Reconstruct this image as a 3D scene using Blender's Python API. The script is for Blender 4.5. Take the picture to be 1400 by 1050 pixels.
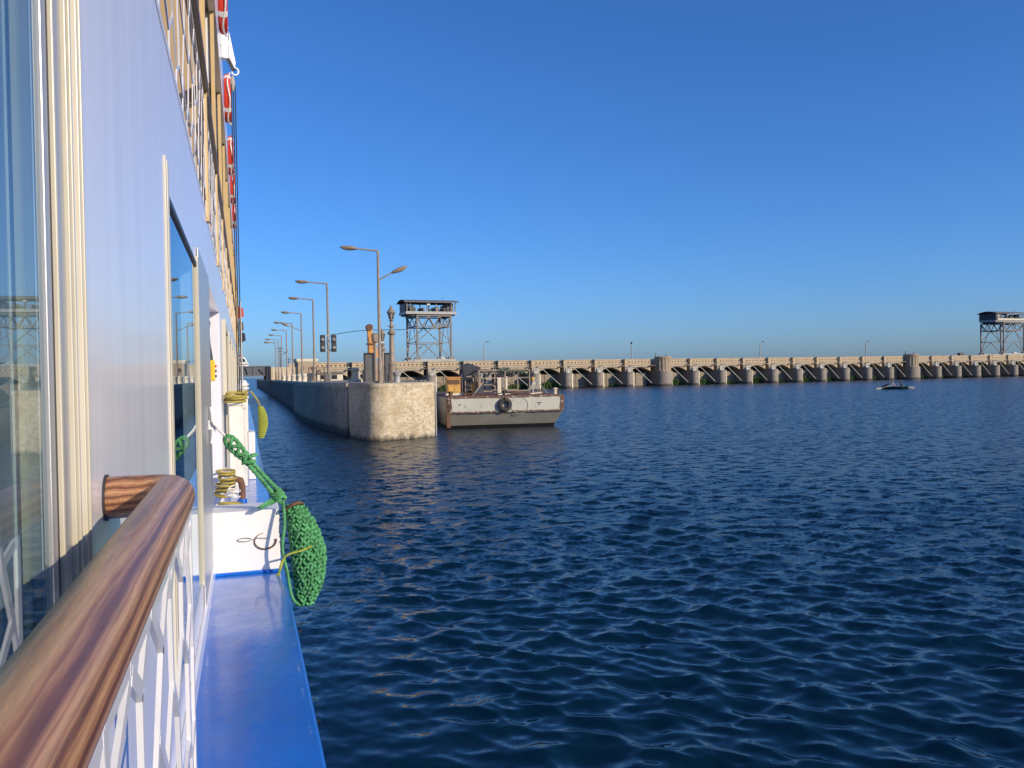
import bpy, math, random
import numpy as np
from mathutils import Vector, Matrix, noise as mnoise
R = math.radians
random.seed(7)
for o in list(bpy.data.objects): bpy.data.objects.remove(o)
S = bpy.context.scene
COL = S.collection

# ------------------------------------------------------------------ camera, sky, sun, exposure
EYE = 2.95                                   # camera height over the water
F_PX, YAW, PIT, ROLL = 1130.0, R(17.95), math.atan(14/1130.0), R(1.03)
fw = Vector((math.sin(YAW)*math.cos(PIT), math.cos(YAW)*math.cos(PIT), -math.sin(PIT)))
r0 = Vector((math.cos(YAW), -math.sin(YAW), 0)); u0 = r0.cross(fw)
rt = math.cos(ROLL)*r0 - math.sin(ROLL)*u0; up = math.sin(ROLL)*r0 + math.cos(ROLL)*u0
cam = bpy.data.cameras.new('camera'); cam.sensor_width = 36; cam.lens = F_PX/1400*36
cam.clip_start = .02; cam.clip_end = 20000
co = bpy.data.objects.new('camera', cam); COL.objects.link(co)
m3 = Matrix((rt, up, -fw)).transposed()
co.matrix_world = Matrix.Translation((0, 0, EYE)) @ m3.to_4x4()
S.camera = co

SUN_AZ, SUN_EL = 142, 21                     # degrees clockwise from +Y (ship's heading), above horizon
W = bpy.data.worlds.new('World'); S.world = W; W.use_nodes = True
nt = W.node_tree; bg = nt.nodes['Background']
sky = nt.nodes.new('ShaderNodeTexSky'); sky.sky_type = 'NISHITA'; sky.sun_disc = False
sky.sun_elevation = R(SUN_EL); sky.sun_rotation = R(SUN_AZ)
sky.altitude = 0; sky.air_density = 0.9; sky.dust_density = 1.0; sky.ozone_density = 8.0
hs = nt.nodes.new('ShaderNodeHueSaturation'); hs.inputs['Saturation'].default_value = 1.06
tint = nt.nodes.new('ShaderNodeMix'); tint.data_type = 'RGBA'; tint.blend_type = 'MULTIPLY'; tint.inputs[0].default_value = 1; tint.inputs[7].default_value = (1.02, 1.07, 1.20, 1)   # white balance of the whole sky
nt.links.new(sky.outputs[0], hs.inputs['Color']); nt.links.new(hs.outputs[0], tint.inputs[6]); nt.links.new(tint.outputs[2], bg.inputs[0]); bg.inputs[1].default_value = .132
sun = bpy.data.lights.new('sun', 'SUN'); sun.energy = 4.1; sun.angle = R(.53); sun.color = (1, .83, .60)
so = bpy.data.objects.new('sun', sun); COL.objects.link(so)
sd = Vector((math.sin(R(SUN_AZ))*math.cos(R(SUN_EL)), math.cos(R(SUN_AZ))*math.cos(R(SUN_EL)), math.sin(R(SUN_EL))))
so.rotation_euler = sd.to_track_quat('Z', 'Y').to_euler(); so.location = (20, -20, 30)
S.view_settings.view_transform = 'Standard'; S.view_settings.look = 'None'
S.view_settings.exposure = 0.12; S.view_settings.gamma = 1; S.view_settings.use_curve_mapping = False
S.render.engine = 'CYCLES'
S.render.resolution_x, S.render.resolution_y = 1024, 768
S.cycles.max_bounces = 8; S.cycles.caustics_reflective = False; S.cycles.caustics_refractive = False

# ------------------------------------------------------------------ materials
def lin(c):
    return tuple((v/12.92 if v <= .04045 else ((v+.055)/1.055)**2.4) for v in [x/255 for x in c])
class NT:
    def __init__(s, name):
        s.m = bpy.data.materials.new(name); s.m.use_nodes = True; s.t = s.m.node_tree
        s.b = s.t.nodes['Principled BSDF']; s.tc = s.t.nodes.new('ShaderNodeTexCoord')
    def n(s, t, **k):
        x = s.t.nodes.new(t)
        for a, v in k.items(): setattr(x, a, v)
        return x
    def l(s, a, b): s.t.links.new(a, b)
    def coords(s, scale=(1, 1, 1), out='Object', rot=(0, 0, 0)):
        mp = s.n('ShaderNodeMapping'); mp.inputs['Scale'].default_value = scale; mp.inputs['Rotation'].default_value = rot
        s.l(s.tc.outputs[out], mp.inputs[0]); return mp.outputs[0]
    def noise(s, vec, scale, detail=4, rough=.55, dist=0):
        x = s.n('ShaderNodeTexNoise'); x.inputs['Scale'].default_value = scale; x.inputs['Detail'].default_value = detail
        x.inputs['Roughness'].default_value = rough; x.inputs['Distortion'].default_value = dist
        s.l(vec, x.inputs['Vector']); return x.outputs['Fac']
    def ramp(s, f, stops):
        x = s.n('ShaderNodeValToRGB'); e = x.color_ramp.elements
        while len(e) < len(stops): e.new(.5)
        for i, (p, c) in enumerate(stops):
            e[i].position = p; e[i].color = (*c, 1) if not isinstance(c, float) else (c, c, c, 1)
        s.l(f, x.inputs[0]); return x.outputs[0]
    def mix(s, f, a, b, mode='MIX'):
        x = s.n('ShaderNodeMix', data_type='RGBA', blend_type=mode)
        for v, sk in ((f, 0), (a, 6), (b, 7)):
            if isinstance(v, (int, float)): x.inputs[sk].default_value = v
            elif isinstance(v, tuple): x.inputs[sk].default_value = (*v, 1)
            else: s.l(v, x.inputs[sk])
        return x.outputs[2]
    def math(s, op, a, b=0.0):
        x = s.n('ShaderNodeMath', operation=op)
        for i, v in enumerate((a, b)):
            if isinstance(v, (int, float)): x.inputs[i].default_value = v
            else: s.l(v, x.inputs[i])
        return x.outputs[0]
    def bump(s, h, strength, dist):
        x = s.n('ShaderNodeBump'); x.inputs['Strength'].default_value = strength; x.inputs['Distance'].default_value = dist
        s.l(h, x.inputs['Height']); s.l(x.outputs[0], s.b.inputs['Normal']); return x
    def set(s, base=None, rough=None, metal=None, spec=None, ior=None):
        for v, k in ((base, 'Base Color'), (rough, 'Roughness'), (metal, 'Metallic'), (spec, 'Specular IOR Level'), (ior, 'IOR')):
            if v is None: continue
            if isinstance(v, (int, float)): s.b.inputs[k].default_value = v
            elif isinstance(v, tuple): s.b.inputs[k].default_value = (*v, 1)
            else: s.l(v, s.b.inputs[k])
        return s.m

def plain(name, c, rough=.5, var=.12, scale=6, metal=0, dirt=None, dirt_amt=.5, bump=0, bscale=40, stretch=(1, 1, 1), spec=None):
    """paint / metal / cloth: a base colour with uneven tone, optional dirt or rust patches and fine relief"""
    k = NT(name); v = k.coords(stretch)
    f = k.noise(v, scale, 5, .6)
    lo = tuple(x*(1-var) for x in c); hi = tuple(min(1, x*(1+var)) for x in c)
    col = k.ramp(f, [(.3, lo), (.7, hi)])
    if dirt:
        d = k.ramp(k.noise(v, scale*1.7, 8, .7, .4), [(1-dirt_amt, (0., 0., 0.)), (min(1, 1-dirt_amt+.08), (1., 1., 1.))])
        col = k.mix(d, col, dirt)
    rr = k.math('ADD', k.math('MULTIPLY', k.noise(v, scale*3, 3), .2), rough-.1)
    if bump: k.bump(k.noise(v, bscale, 4), bump, .01)
    return k.set(col, rr, metal, spec)

M = {}
M['white'] = plain('white_paint', (.80, .80, .80), .35, .05, 3, dirt=(.60, .55, .48), dirt_amt=.36, bump=.08, bscale=8)
M['white_old'] = plain('weathered_white_paint', (.72, .70, .62), .5, .1, 5, dirt=(.30, .17, .09), dirt_amt=.40, bump=.2, bscale=25)
M['cream'] = plain('cream_frame', (.56, .52, .41), .35, .06, 4)
M['post_tan'] = plain('tan_balcony_post', (.60, .43, .20), .5, .08, 4)
M['tan_wall'] = plain('tan_balcony_wall', (.40, .30, .18), .6, .08, 2)
M['brown_rail'] = plain('dark_brown_rail', (.10, .07, .05), .4, .15, 8)
M['soffit'] = plain('brown_soffit', (.20, .16, .12), .6, .1, 3)
M['red'] = plain('lifebuoy_red', (.62, .035, .012), .45, .12, 12)
M['band'] = plain('white_tape', (.75, .74, .70), .5, .05, 20)
M['cable'] = plain('black_cable', (.015, .016, .02), .5, .2, 20)
M['yellow'] = plain('yellow_plastic', (.80, .50, .02), .4, .06, 12)
M['dark'] = plain('dark_metal', (.03, .03, .034), .5, .3, 8)
M['rust'] = plain('rusty_iron', (.12, .065, .04), .8, .35, 9, dirt=(.20, .09, .04), dirt_amt=.5, bump=.5, bscale=40)
M['curtain'] = plain('sheer_curtain', (.62, .68, .72), .8, .1, 4)
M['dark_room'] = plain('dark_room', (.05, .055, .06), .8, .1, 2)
M['green_rope'] = plain('green_nylon_rope', (.085, .32, .12), .65, .45, 18, bump=.6, bscale=220)
M['green_dark'] = plain('dark_green_core', (.02, .13, .035), .8, .3, 30)
M['lime_rope'] = plain('lime_twine', (.33, .37, .05), .6, .25, 40)
M['yellow_rope'] = plain('yellow_hose', (.38, .30, .06), .5, .25, 30)
M['white_rope'] = plain('white_cord', (.74, .73, .68), .6, .1, 40)
M['lamp_metal'] = plain('weathered_lamp_metal', (.27, .215, .16), .55, .2, 3, dirt=(.16, .10, .06), dirt_amt=.42)
M['lamp_grey'] = plain('grey_galvanised', (.34, .34, .33), .5, .15, 3)
M['lens'] = plain('lamp_lens', (.30, .27, .22), .25, .1, 5)
M['steel'] = plain('gantry_steel', (.19, .17, .15), .6, .25, 1.3, dirt=(.13, .085, .06), dirt_amt=.42)
M['steel_pale'] = plain('pale_painted_steel', (.50, .50, .46), .55, .2, 1.5, dirt=(.24, .17, .12), dirt_amt=.38)
M['roof_sheet'] = plain('gantry_roof', (.16, .145, .14), .6, .2, .9)
M['orange'] = plain('orange_machine_paint', (.56, .25, .055), .5, .15, 3, dirt=(.16, .08, .04), dirt_amt=.36)
M['ochre'] = plain('ochre_machine_paint', (.60, .34, .08), .5, .15, 3, dirt=(.10, .07, .04), dirt_amt=.42)
M['slab'] = plain('dark_grey_panel', (.13, .13, .125), .7, .25, 2.2, bump=.3, bscale=14)
M['tarp'] = plain('dark_tarpaulin', (.045, .05, .06), .6, .3, 2.5, bump=.5, bscale=6)
M['canvas'] = plain('grey_canvas', (.36, .34, .29), .8, .2, 3, bump=.5, bscale=10)
M['rag_green'] = plain('torn_green_netting', (.12, .16, .12), .9, .4, 6)
M['rubber'] = plain('tyre_rubber', (.03, .03, .03), .75, .35, 9, dirt=(.10, .09, .08), dirt_amt=.42, bump=.4, bscale=30)
M['bus'] = plain('minibus_paint', (.75, .73, .66), .35, .04, 2)
M['bridge'] = plain('bridge_grey_paint', (.105, .11, .115), .6, .2, .8, dirt=(.05, .05, .05), dirt_amt=.4)
M['glass_dark'] = plain('dark_glass', (.02, .025, .03), .08, .1, 2)
M['red_plain'] = plain('red_bundle', (.5, .04, .03), .6, .15, 4)
M['boat'] = plain('dark_green_boat', (.012, .05, .055), .5, .25, 3)
M['oar'] = plain('pale_oar_wood', (.45, .42, .32), .6, .12, 8)
M['shirt'] = plain('pale_pink_shirt', (.50, .36, .33), .8, .12, 12)
M['navy'] = plain('dark_clothes', (.025, .028, .05), .85, .2, 12)
M['hair'] = plain('dark_hair', (.02, .016, .014), .8, .2, 30)
M['skin'] = plain('skin', (.24, .13, .08), .6, .08, 20)
M['trunk'] = plain('palm_trunk', (.13, .095, .065), .9, .3, 6, bump=.5, bscale=9)
M['frond'] = plain('palm_frond', (.105, .11, .045), .7, .35, 4)
M['reed'] = plain('reed_green', (.055, .11, .022), .7, .4, 2.5)
M['strut'] = plain('pale_strut_paint', (.42, .44, .40), .5, .12, 2, dirt=(.28, .2, .14), dirt_amt=.34)
M['gate'] = plain('weathered_gate', (.27, .225, .17), .8, .25, 1.2, dirt=(.08, .07, .055), dirt_amt=.45, stretch=(.6, 1, 4))
M['shade_dark'] = plain('dark_arch_shade', (.035, .033, .032), .7, .2, 1)  # near-black standing in for shade inside the arches and grooves
M['cream_stone'] = plain('pale_quoin_stone', (.62, .56, .42), .8, .1, 1.5, bump=.3, bscale=5)

def stone(name, base, var, course=None, stain=None, scratch=0., scale=1.0):
    """masonry or concrete: cloudy tone, darker waterline stain, pale scrapes, faint course joints"""
    k = NT(name); v = k.coords(out='Object')
    big = k.noise(v, .35*scale, 4, .6); fine = k.noise(v, 5*scale, 6, .7)
    lo = tuple(x*(1-var) for x in base); hi = tuple(min(1, x*(1+var)) for x in base)
    col = k.ramp(k.math('ADD', k.math('MULTIPLY', big, .6), k.math('MULTIPLY', fine, .4)), [(.36, lo), (.64, hi)])
    streak = k.noise(k.coords((3*scale, 3*scale, .28*scale)), 1.6, 5, .65)
    col = k.mix(k.ramp(streak, [(.52, (0., 0., 0.)), (.72, (.55, .55, .55))]), col, tuple(x*.55 for x in base))
    h = fine
    if scratch:
        s1 = k.noise(k.coords((.8, .8, 1.5)), 2.2, 9, .74, 1.6)
        band = k.math('ABSOLUTE', k.math('SUBTRACT', s1, .5))
        line = k.ramp(band, [(.008, (1., 1., 1.)), (.035, (0., 0., 0.))])
        patch = k.ramp(k.noise(v, 1.1, 6, .7), [(.40, (0., 0., 0.)), (.52, (1., 1., 1.))])
        col = k.mix(k.math('MULTIPLY', k.math('MULTIPLY', line, patch), scratch), col, (.74, .68, .54))
        blot = k.ramp(k.noise(v, 3.2, 8, .75, .7), [(.55, (0., 0., 0.)), (.64, (1., 1., 1.))])
        col = k.mix(k.math('MULTIPLY', blot, scratch*.55), col, (.66, .60, .46))
    if course:
        sep = k.n('ShaderNodeSeparateXYZ'); k.l(v, sep.inputs[0])
        wob = k.math('MULTIPLY', k.noise(v, .8, 2), .05)
        fr = k.math('FRACT', k.math('DIVIDE', k.math('ADD', sep.outputs[2], wob), course))
        jn = k.ramp(fr, [(.0, (1., 1., 1.)), (.07, (0., 0., 0.))])
        brk = k.ramp(k.noise(v, 1.7, 4), [(.42, (0., 0., 0.)), (.6, (1., 1., 1.))])
        col = k.mix(k.math('MULTIPLY', k.math('MULTIPLY', jn, brk), .55), col, tuple(x*.4 for x in base))
    if stain:
        sep = k.n('ShaderNodeSeparateXYZ'); k.l(v, sep.inputs[0])
        zz = k.math('ADD', sep.outputs[2], k.math('MULTIPLY', k.math('SUBTRACT', k.noise(k.coords((1, 1, .5)), 2.6, 8, .7), .5), .9))
        f = k.ramp(zz, [(max(0, stain[0]-.06), (1., 1., 1.)), (stain[0]+.20, (0., 0., 0.))])
        col = k.mix(f, col, stain[1])
    k.bump(h, .5, .03)
    return k.set(col, .85)
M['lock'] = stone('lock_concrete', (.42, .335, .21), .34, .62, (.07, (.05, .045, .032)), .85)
M['lock_dark'] = stone('dark_lock_concrete', (.085, .075, .068), .45, .62, (.3, (.03, .028, .025)), .18)  # darker concrete for the chamber side of the wall
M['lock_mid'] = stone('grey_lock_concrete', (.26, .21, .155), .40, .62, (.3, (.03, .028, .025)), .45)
M['sand'] = stone('barrage_sandstone', (.44, .35, .235), .14, .31)
M['pier'] = stone('grey_pier_stone', (.235, .20, .17), .22, .45, (.22, (.05, .05, .045)), .25)
M['turret'] = stone('turret_stone', (.38, .30, .205), .18, .5)
M['pave'] = stone('island_paving', (.34, .30, .24), .18)
M['fence_wall'] = stone('cream_fence_wall', (.50, .41, .28), .12)

def wood():
    k = NT('varnished_handrail_wood'); v = k.coords((11, .8, 11), rot=(.06, 0, .08))
    w = k.n('ShaderNodeTexWave', wave_type='RINGS', rings_direction='Y'); w.inputs['Scale'].default_value = 2.2
    w.inputs['Distortion'].default_value = 3.2; w.inputs['Detail'].default_value = 3.5; w.inputs['Detail Scale'].default_value = 1.1
    k.l(v, w.inputs['Vector'])
    col = k.ramp(w.outputs['Fac'], [(.05, (.16, .062, .030)), (.22, (.27, .115, .052)), (.5, (.40, .205, .095)), (.62, (.28, .12, .056)), (.80, (.38, .18, .082)), (1, (.50, .28, .135))])
    g = k.ramp(k.noise(k.coords((60, 3, 60)), 5, 6, .7), [(.35, (.70, .70, .70)), (.65, (1.1, 1.1, 1.1))])
    col = k.mix(1., col, g, 'MULTIPLY')
    k.b.inputs['Coat Weight'].default_value = .22; k.b.inputs['Coat Roughness'].default_value = .18
    k.bump(k.noise(k.coords((120, 6, 120)), 6, 3), .05, .002)
    return k.set(col, .45)
M['wood'] = wood()

def hull_blue():
    k = NT('glossy_blue_deck_paint'); v = k.coords()
    f = k.noise(v, 2.2, 5, .6)
    col = k.ramp(f, [(.3, (.003, .10, .48)), (.7, (.006, .145, .60))])
    sc = k.ramp(k.noise(k.coords((14, 5, 14)), 3, 9, .75), [(.60, (0., 0., 0.)), (.68, (.7, .7, .7))])
    col = k.mix(sc, col, (.03, .10, .26))
    sx = k.n('ShaderNodeSeparateXYZ'); k.l(v, sx.inputs[0])
    dd = k.math('ABSOLUTE', k.math('SUBTRACT', k.math('ADD', sx.outputs[0], k.math('MULTIPLY', k.math('SUBTRACT', k.noise(k.coords((1, 5, 1)), 4, 5), .5), .02)), .208))
    wear = k.math('MULTIPLY', k.ramp(dd, [(.0005, (1., 1., 1.)), (.0045, (0., 0., 0.))]), k.ramp(k.noise(k.coords((1, 1.2, 1)), 2.2, 9, .8), [(.50, (0., 0., 0.)), (.62, (1., 1., 1.))]))
    col = k.mix(k.math('MULTIPLY', wear, .75), col, (.62, .62, .60))
    grime = k.ramp(k.noise(k.coords((9, 4, 9)), 2.4, 8, .75, .5), [(.58, (0., 0., 0.)), (.70, (.6, .6, .6))])
    col = k.mix(grime, col, (.09, .13, .22))
    k.bump(k.noise(k.coords((5, 3, 5)), 2.5, 4), .25, .012)
    k.b.inputs['Coat Weight'].default_value = .6; k.b.inputs['Coat Roughness'].default_value = .12
    return k.set(col, k.ramp(k.noise(v, 6, 5), [(.3, .18), (.7, .42)]))
M['blue'] = hull_blue()

def ship_white():
    k = NT('glossy_white_ship_side'); v = k.coords((6, 6, .35))
    f = k.noise(v, 1.6, 4, .55)
    col = k.ramp(f, [(.3, (.72, .72, .76)), (.7, (.80, .80, .83))])
    col = k.mix(k.ramp(k.noise(k.coords((20, 20, .8)), 1.4, 5, .6), [(.56, (0., 0., 0.)), (.75, (.35, .35, .35))]), col, (.52, .52, .58))
    k.bump(k.noise(k.coords((3, 3, 1)), 1.3, 2), .04, .02)
    k.b.inputs['Coat Weight'].default_value = .5; k.b.inputs['Coat Roughness'].default_value = .10
    return k.set(col, .33)
M['ship_white'] = ship_white()

def alu():
    k = NT('satin_aluminium'); v = k.coords((40, 40, .6))
    col = k.ramp(k.noise(v, 2, 3), [(.3, (.40, .40, .41)), (.7, (.52, .52, .51))])
    return k.set(col, .32, .4)
M['alu'] = alu()

def window_glass():
    k = NT('tinted_window_glass')
    g = k.n('ShaderNodeBsdfGlossy'); g.inputs['Roughness'].default_value = .01; g.inputs['Color'].default_value = (.92, .97, 1, 1)
    t = k.n('ShaderNodeBsdfTransparent'); t.inputs['Color'].default_value = (.78, .86, .88, 1)
    fr = k.n('ShaderNodeFresnel'); fr.inputs['IOR'].default_value = 1.95
    gg = k.n('ShaderNodeNewGeometry'); ff = k.math('MULTIPLY', fr.outputs[0], k.math('SUBTRACT', 1.0, gg.outputs['Backfacing']))
    mx = k.n('ShaderNodeMixShader'); k.l(ff, mx.inputs[0]); k.l(t.outputs[0], mx.inputs[1]); k.l(g.outputs[0], mx.inputs[2])
    k.l(mx.outputs[0], k.t.nodes['Material Output'].inputs['Surface']); return k.m
M['glass'] = window_glass()

def barge_paint(name, base, rust):
    k = NT(name); v = k.coords()
    col = k.ramp(k.noise(v, .8, 5, .65), [(.3, tuple(x*.86 for x in base)), (.7, tuple(min(1, x*1.1) for x in base))])
    st = k.ramp(k.noise(k.coords((2.2, 2.2, .4)), 2.2, 6, .7), [(.55, (0., 0., 0.)), (.8, (.5, .5, .5))])
    col = k.mix(st, col, (.27, .23, .17))
    r = k.ramp(k.noise(v, 4.6, 9, .72, .3), [(1-rust, (0., 0., 0.)), (1-rust+.03, (1., 1., 1.))])
    col = k.mix(r, col, (.11, .055, .04))
    k.bump(k.noise(k.coords((1, 1, .5)), 1.4, 3), .35, .05)
    return k.set(col, .6)
M['barge'] = barge_paint('pale_barge_paint', (.47, .47, .40), .38)
M['barge_low'] = barge_paint('barge_undershade_and_scuff', (.40, .385, .33), .36)  # barge paint darkened for the undercut's shade; also colours the scuff ring
M['barge_flake'] = barge_paint('flaking_barge_edge', (.42, .38, .32), .58)
M['barge_black'] = plain('black_bottom_paint', (.012, .012, .013), .6, .3, 2)

def water():
    k = NT('river_water'); geo = k.n('ShaderNodeNewGeometry')
    def mp(sc, rot):
        m = k.n('ShaderNodeMapping'); m.inputs['Scale'].default_value = sc; m.inputs['Rotation'].default_value = (0, 0, rot)
        k.l(geo.outputs['Position'], m.inputs[0]); return m.outputs[0]
    rip = k.n('ShaderNodeAttribute'); rip.attribute_name = 'ripple'
    nrm = geo.outputs['Normal']
    for sc, rot, scale, det, amp in (((.8, 1.2, 1), -.3, 3.2, 4, 9.5), ((.9, 1.15, 1), .4, 13.0, 2, 5.5)):
        x = k.n('ShaderNodeTexNoise'); x.inputs['Scale'].default_value = scale; x.inputs['Detail'].default_value = det; k.l(mp(sc, rot), x.inputs['Vector'])
        sub = k.n('ShaderNodeVectorMath', operation='SUBTRACT'); k.l(x.outputs['Color'], sub.inputs[0]); sub.inputs[1].default_value = (.5, .5, .5)
        sc_ = k.n('ShaderNodeVectorMath', operation='SCALE'); k.l(sub.outputs[0], sc_.inputs[0]); k.l(k.math('MULTIPLY', rip.outputs['Fac'], amp), sc_.inputs['Scale'])
        mul = k.n('ShaderNodeVectorMath', operation='MULTIPLY'); k.l(sc_.outputs[0], mul.inputs[0]); mul.inputs[1].default_value = (.85, 1, 0)
        ad = k.n('ShaderNodeVectorMath', operation='ADD'); k.l(nrm, ad.inputs[0]); k.l(mul.outputs[0], ad.inputs[1])
        no = k.n('ShaderNodeVectorMath', operation='NORMALIZE'); k.l(ad.outputs[0], no.inputs[0]); nrm = no.outputs[0]
    k.l(nrm, k.b.inputs['Normal'])
    k.b.inputs['IOR'].default_value = 1.333
    ur = k.n('ShaderNodeAttribute'); ur.attribute_name = 'unresolved'
    return k.set((.0010, .014, .029), ur.outputs['Fac'])
M['water'] = water()

# ------------------------------------------------------------------ mesh helpers
class MB:
    def __init__(s): s.v = []; s.f = []
    def add(s, vs, fs):
        b = len(s.v); s.v += [tuple(v) for v in vs]; s.f += [tuple(i+b for i in f) for f in fs]; return s
    def box(s, x0, y0, z0, x1, y1, z1):
        return s.add([(x0, y0, z0), (x1, y0, z0), (x1, y1, z0), (x0, y1, z0), (x0, y0, z1), (x1, y0, z1), (x1, y1, z1), (x0, y1, z1)],
                     [(0, 3, 2, 1), (4, 5, 6, 7), (0, 1, 5, 4), (1, 2, 6, 5), (2, 3, 7, 6), (3, 0, 4, 7)])
    def bar(s, p, q, w, h=None, upv=(0, 0, 1)):
        p, q = Vector(p), Vector(q); h = h or w; d = (q-p).normalized(); uv = Vector(upv)
        if abs(d.dot(uv)) > .98: uv = Vector((0, 1, 0)) if abs(d.y) < .9 else Vector((1, 0, 0))
        a = d.cross(uv).normalized(); b = a.cross(d).normalized()
        vs = []
        for c in (p, q):
            for sa, sb in ((-1, -1), (1, -1), (1, 1), (-1, 1)): vs.append(c + a*sa*w/2 + b*sb*h/2)
        return s.add(vs, [(0, 1, 2, 3), (7, 6, 5, 4), (0, 4, 5, 1), (1, 5, 6, 2), (2, 6, 7, 3), (3, 7, 4, 0)])
    def tube(s, pts, rad, n=8, cap=True, closed=False):
        pts = [Vector(p) for p in pts]; rads = rad if isinstance(rad, (list, tuple)) else [rad]*len(pts)
        vs = []; prev = None; m = len(pts)
        for i, p in enumerate(pts):
            if closed: d = pts[(i+1) % m]-pts[i-1]
            else: d = pts[min(i+1, m-1)]-pts[max(i-1, 0)]
            d.normalize()
            if prev is None:
                a = d.cross(Vector((0, 0, 1)))
                if a.length < .05: a = d.cross(Vector((0, 1, 0)))
            else: a = prev - d*prev.dot(d)
            a.normalize(); prev = a; b = d.cross(a)
            for j in range(n):
                t = 2*math.pi*j/n; vs.append(p + (a*math.cos(t)+b*math.sin(t))*rads[i])
        fs = []
        for i in range(m if closed else m-1):
            for j in range(n):
                k = (i+1) % m; fs.append((i*n+j, i*n+(j+1) % n, k*n+(j+1) % n, k*n+j))
        if cap and not closed: fs += [tuple(range(n))[::-1], tuple(range((m-1)*n, m*n))]
        return s.add(vs, fs)
    def cyl(s, p, q, r1, r2=None, n=12): return s.tube([p, q], [r1, r1 if r2 is None else r2], n)
    def lathe(s, prof, c=(0, 0, 0), n=16):
        vs = []; fs = []
        for r, z in prof:
            for j in range(n):
                t = 2*math.pi*j/n; vs.append((c[0]+r*math.cos(t), c[1]+r*math.sin(t), c[2]+z))
        for i in range(len(prof)-1):
            for j in range(n): fs.append((i*n+j, i*n+(j+1) % n, (i+1)*n+(j+1) % n, (i+1)*n+j))
        fs += [tuple(range(n))[::-1], tuple(range((len(prof)-1)*n, len(prof)*n))]
        return s.add(vs, fs)
    def prism(s, poly, z0, z1, top=None):
        n = len(poly); t = top or poly
        vs = [(x, y, z0) for x, y in poly]+[(x, y, z1) for x, y in t]
        return s.add(vs, [tuple(range(n))[::-1], tuple(range(n, 2*n))]+[(i, (i+1) % n, n+(i+1) % n, n+i) for i in range(n)])
    def extr(s, poly3, d):
        n = len(poly3); d = Vector(d); a = [Vector(p) for p in poly3]
        return s.add(a+[p+d for p in a], [tuple(range(n))[::-1], tuple(range(n, 2*n))]+[(i, (i+1) % n, n+(i+1) % n, n+i) for i in range(n)])
    def rope(s, pts, rad, strands=3, pitch=None, n=6, step=None):
        """laid rope: strands wound round a smooth path"""
        pts = smooth_path(pts, step or rad*.8); pitch = pitch or rad*7
        L = 0; rings = [[] for _ in range(strands)]; a = None
        for i, p in enumerate(pts):
            d = (pts[min(i+1, len(pts)-1)]-pts[max(i-1, 0)]).normalized()
            if a is None:
                a = d.cross(Vector((0, 0, 1)));  a = a if a.length > .05 else d.cross(Vector((0, 1, 0)))
            a = (a-d*a.dot(d)).normalized(); b = d.cross(a)
            if i: L += (p-pts[i-1]).length
            for q in range(strands):
                t = 2*math.pi*(L/pitch+q/strands); rings[q].append(p+(a*math.cos(t)+b*math.sin(t))*rad*.5)
        for q in range(strands): s.tube(rings[q], rad*.56, n)
        return s
    def ellipsoid(s, c, ax, n=8, m=5):
        vs = []; fs = []; c = Vector(c)
        for i in range(m+1):
            ph = math.pi*i/m
            for j in range(n):
                t = 2*math.pi*j/n
                vs.append(c+ax[0]*math.sin(ph)*math.cos(t)+ax[1]*math.sin(ph)*math.sin(t)+ax[2]*math.cos(ph))
        for i in range(m):
            for j in range(n): fs.append((i*n+j, (i+1)*n+j, (i+1)*n+(j+1) % n, i*n+(j+1) % n))
        return s.add(vs, fs)
    def mesh(s, name, mat, smooth=30):
        me = bpy.data.meshes.new(name); me.from_pydata(s.v, [], s.f); me.update()
        if mat: me.materials.append(mat)
        if smooth:
            me.shade_smooth(); me.set_sharp_from_angle(angle=R(smooth))
        return me
    def build(s, name, mat, parent=None, loc=None, smooth=30, bevel=0):
        return link(name, s.mesh(name, M[mat] if isinstance(mat, str) else mat, smooth), parent, loc, bevel)

def smooth_path(pts, step):
    pts = [Vector(p) for p in pts]; out = []
    for i in range(len(pts)-1):
        p0, p1, p2, p3 = pts[max(i-1, 0)], pts[i], pts[i+1], pts[min(i+2, len(pts)-1)]
        k = max(2, int((p2-p1).length/step))
        for j in range(k):
            t = j/k
            out.append(.5*((2*p1)+(p2-p0)*t+(2*p0-5*p1+4*p2-p3)*t*t+(3*p1-p0-3*p2+p3)*t**3))
    return out+[pts[-1]]

def link(name, me, parent=None, loc=None, bevel=0):
    o = bpy.data.objects.new(name, me); COL.objects.link(o)
    if parent: o.parent = parent
    if loc is not None: o.location = loc
    if bevel:
        b = o.modifiers.new('bevel', 'BEVEL'); b.width = bevel; b.segments = 2; b.limit_method = 'ANGLE'; b.angle_limit = R(40)
    return o
def tag(o, label, cat, group=None):
    o['label'] = label; o['category'] = cat
    if group: o['group'] = group
    return o
def empty(name, loc=(0, 0, 0), rz=0, label=None, cat=None, group=None):
    o = bpy.data.objects.new(name, None); COL.objects.link(o); o.location = loc; o.rotation_euler = (0, 0, rz)
    o.empty_display_size = .2
    if label: tag(o, label, cat, group)
    return o
def copy_tree(o, parent=None):
    c = o.copy(); COL.objects.link(c); c.parent = parent
    for ch in list(o.children): copy_tree(ch, c)
    return c

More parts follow.
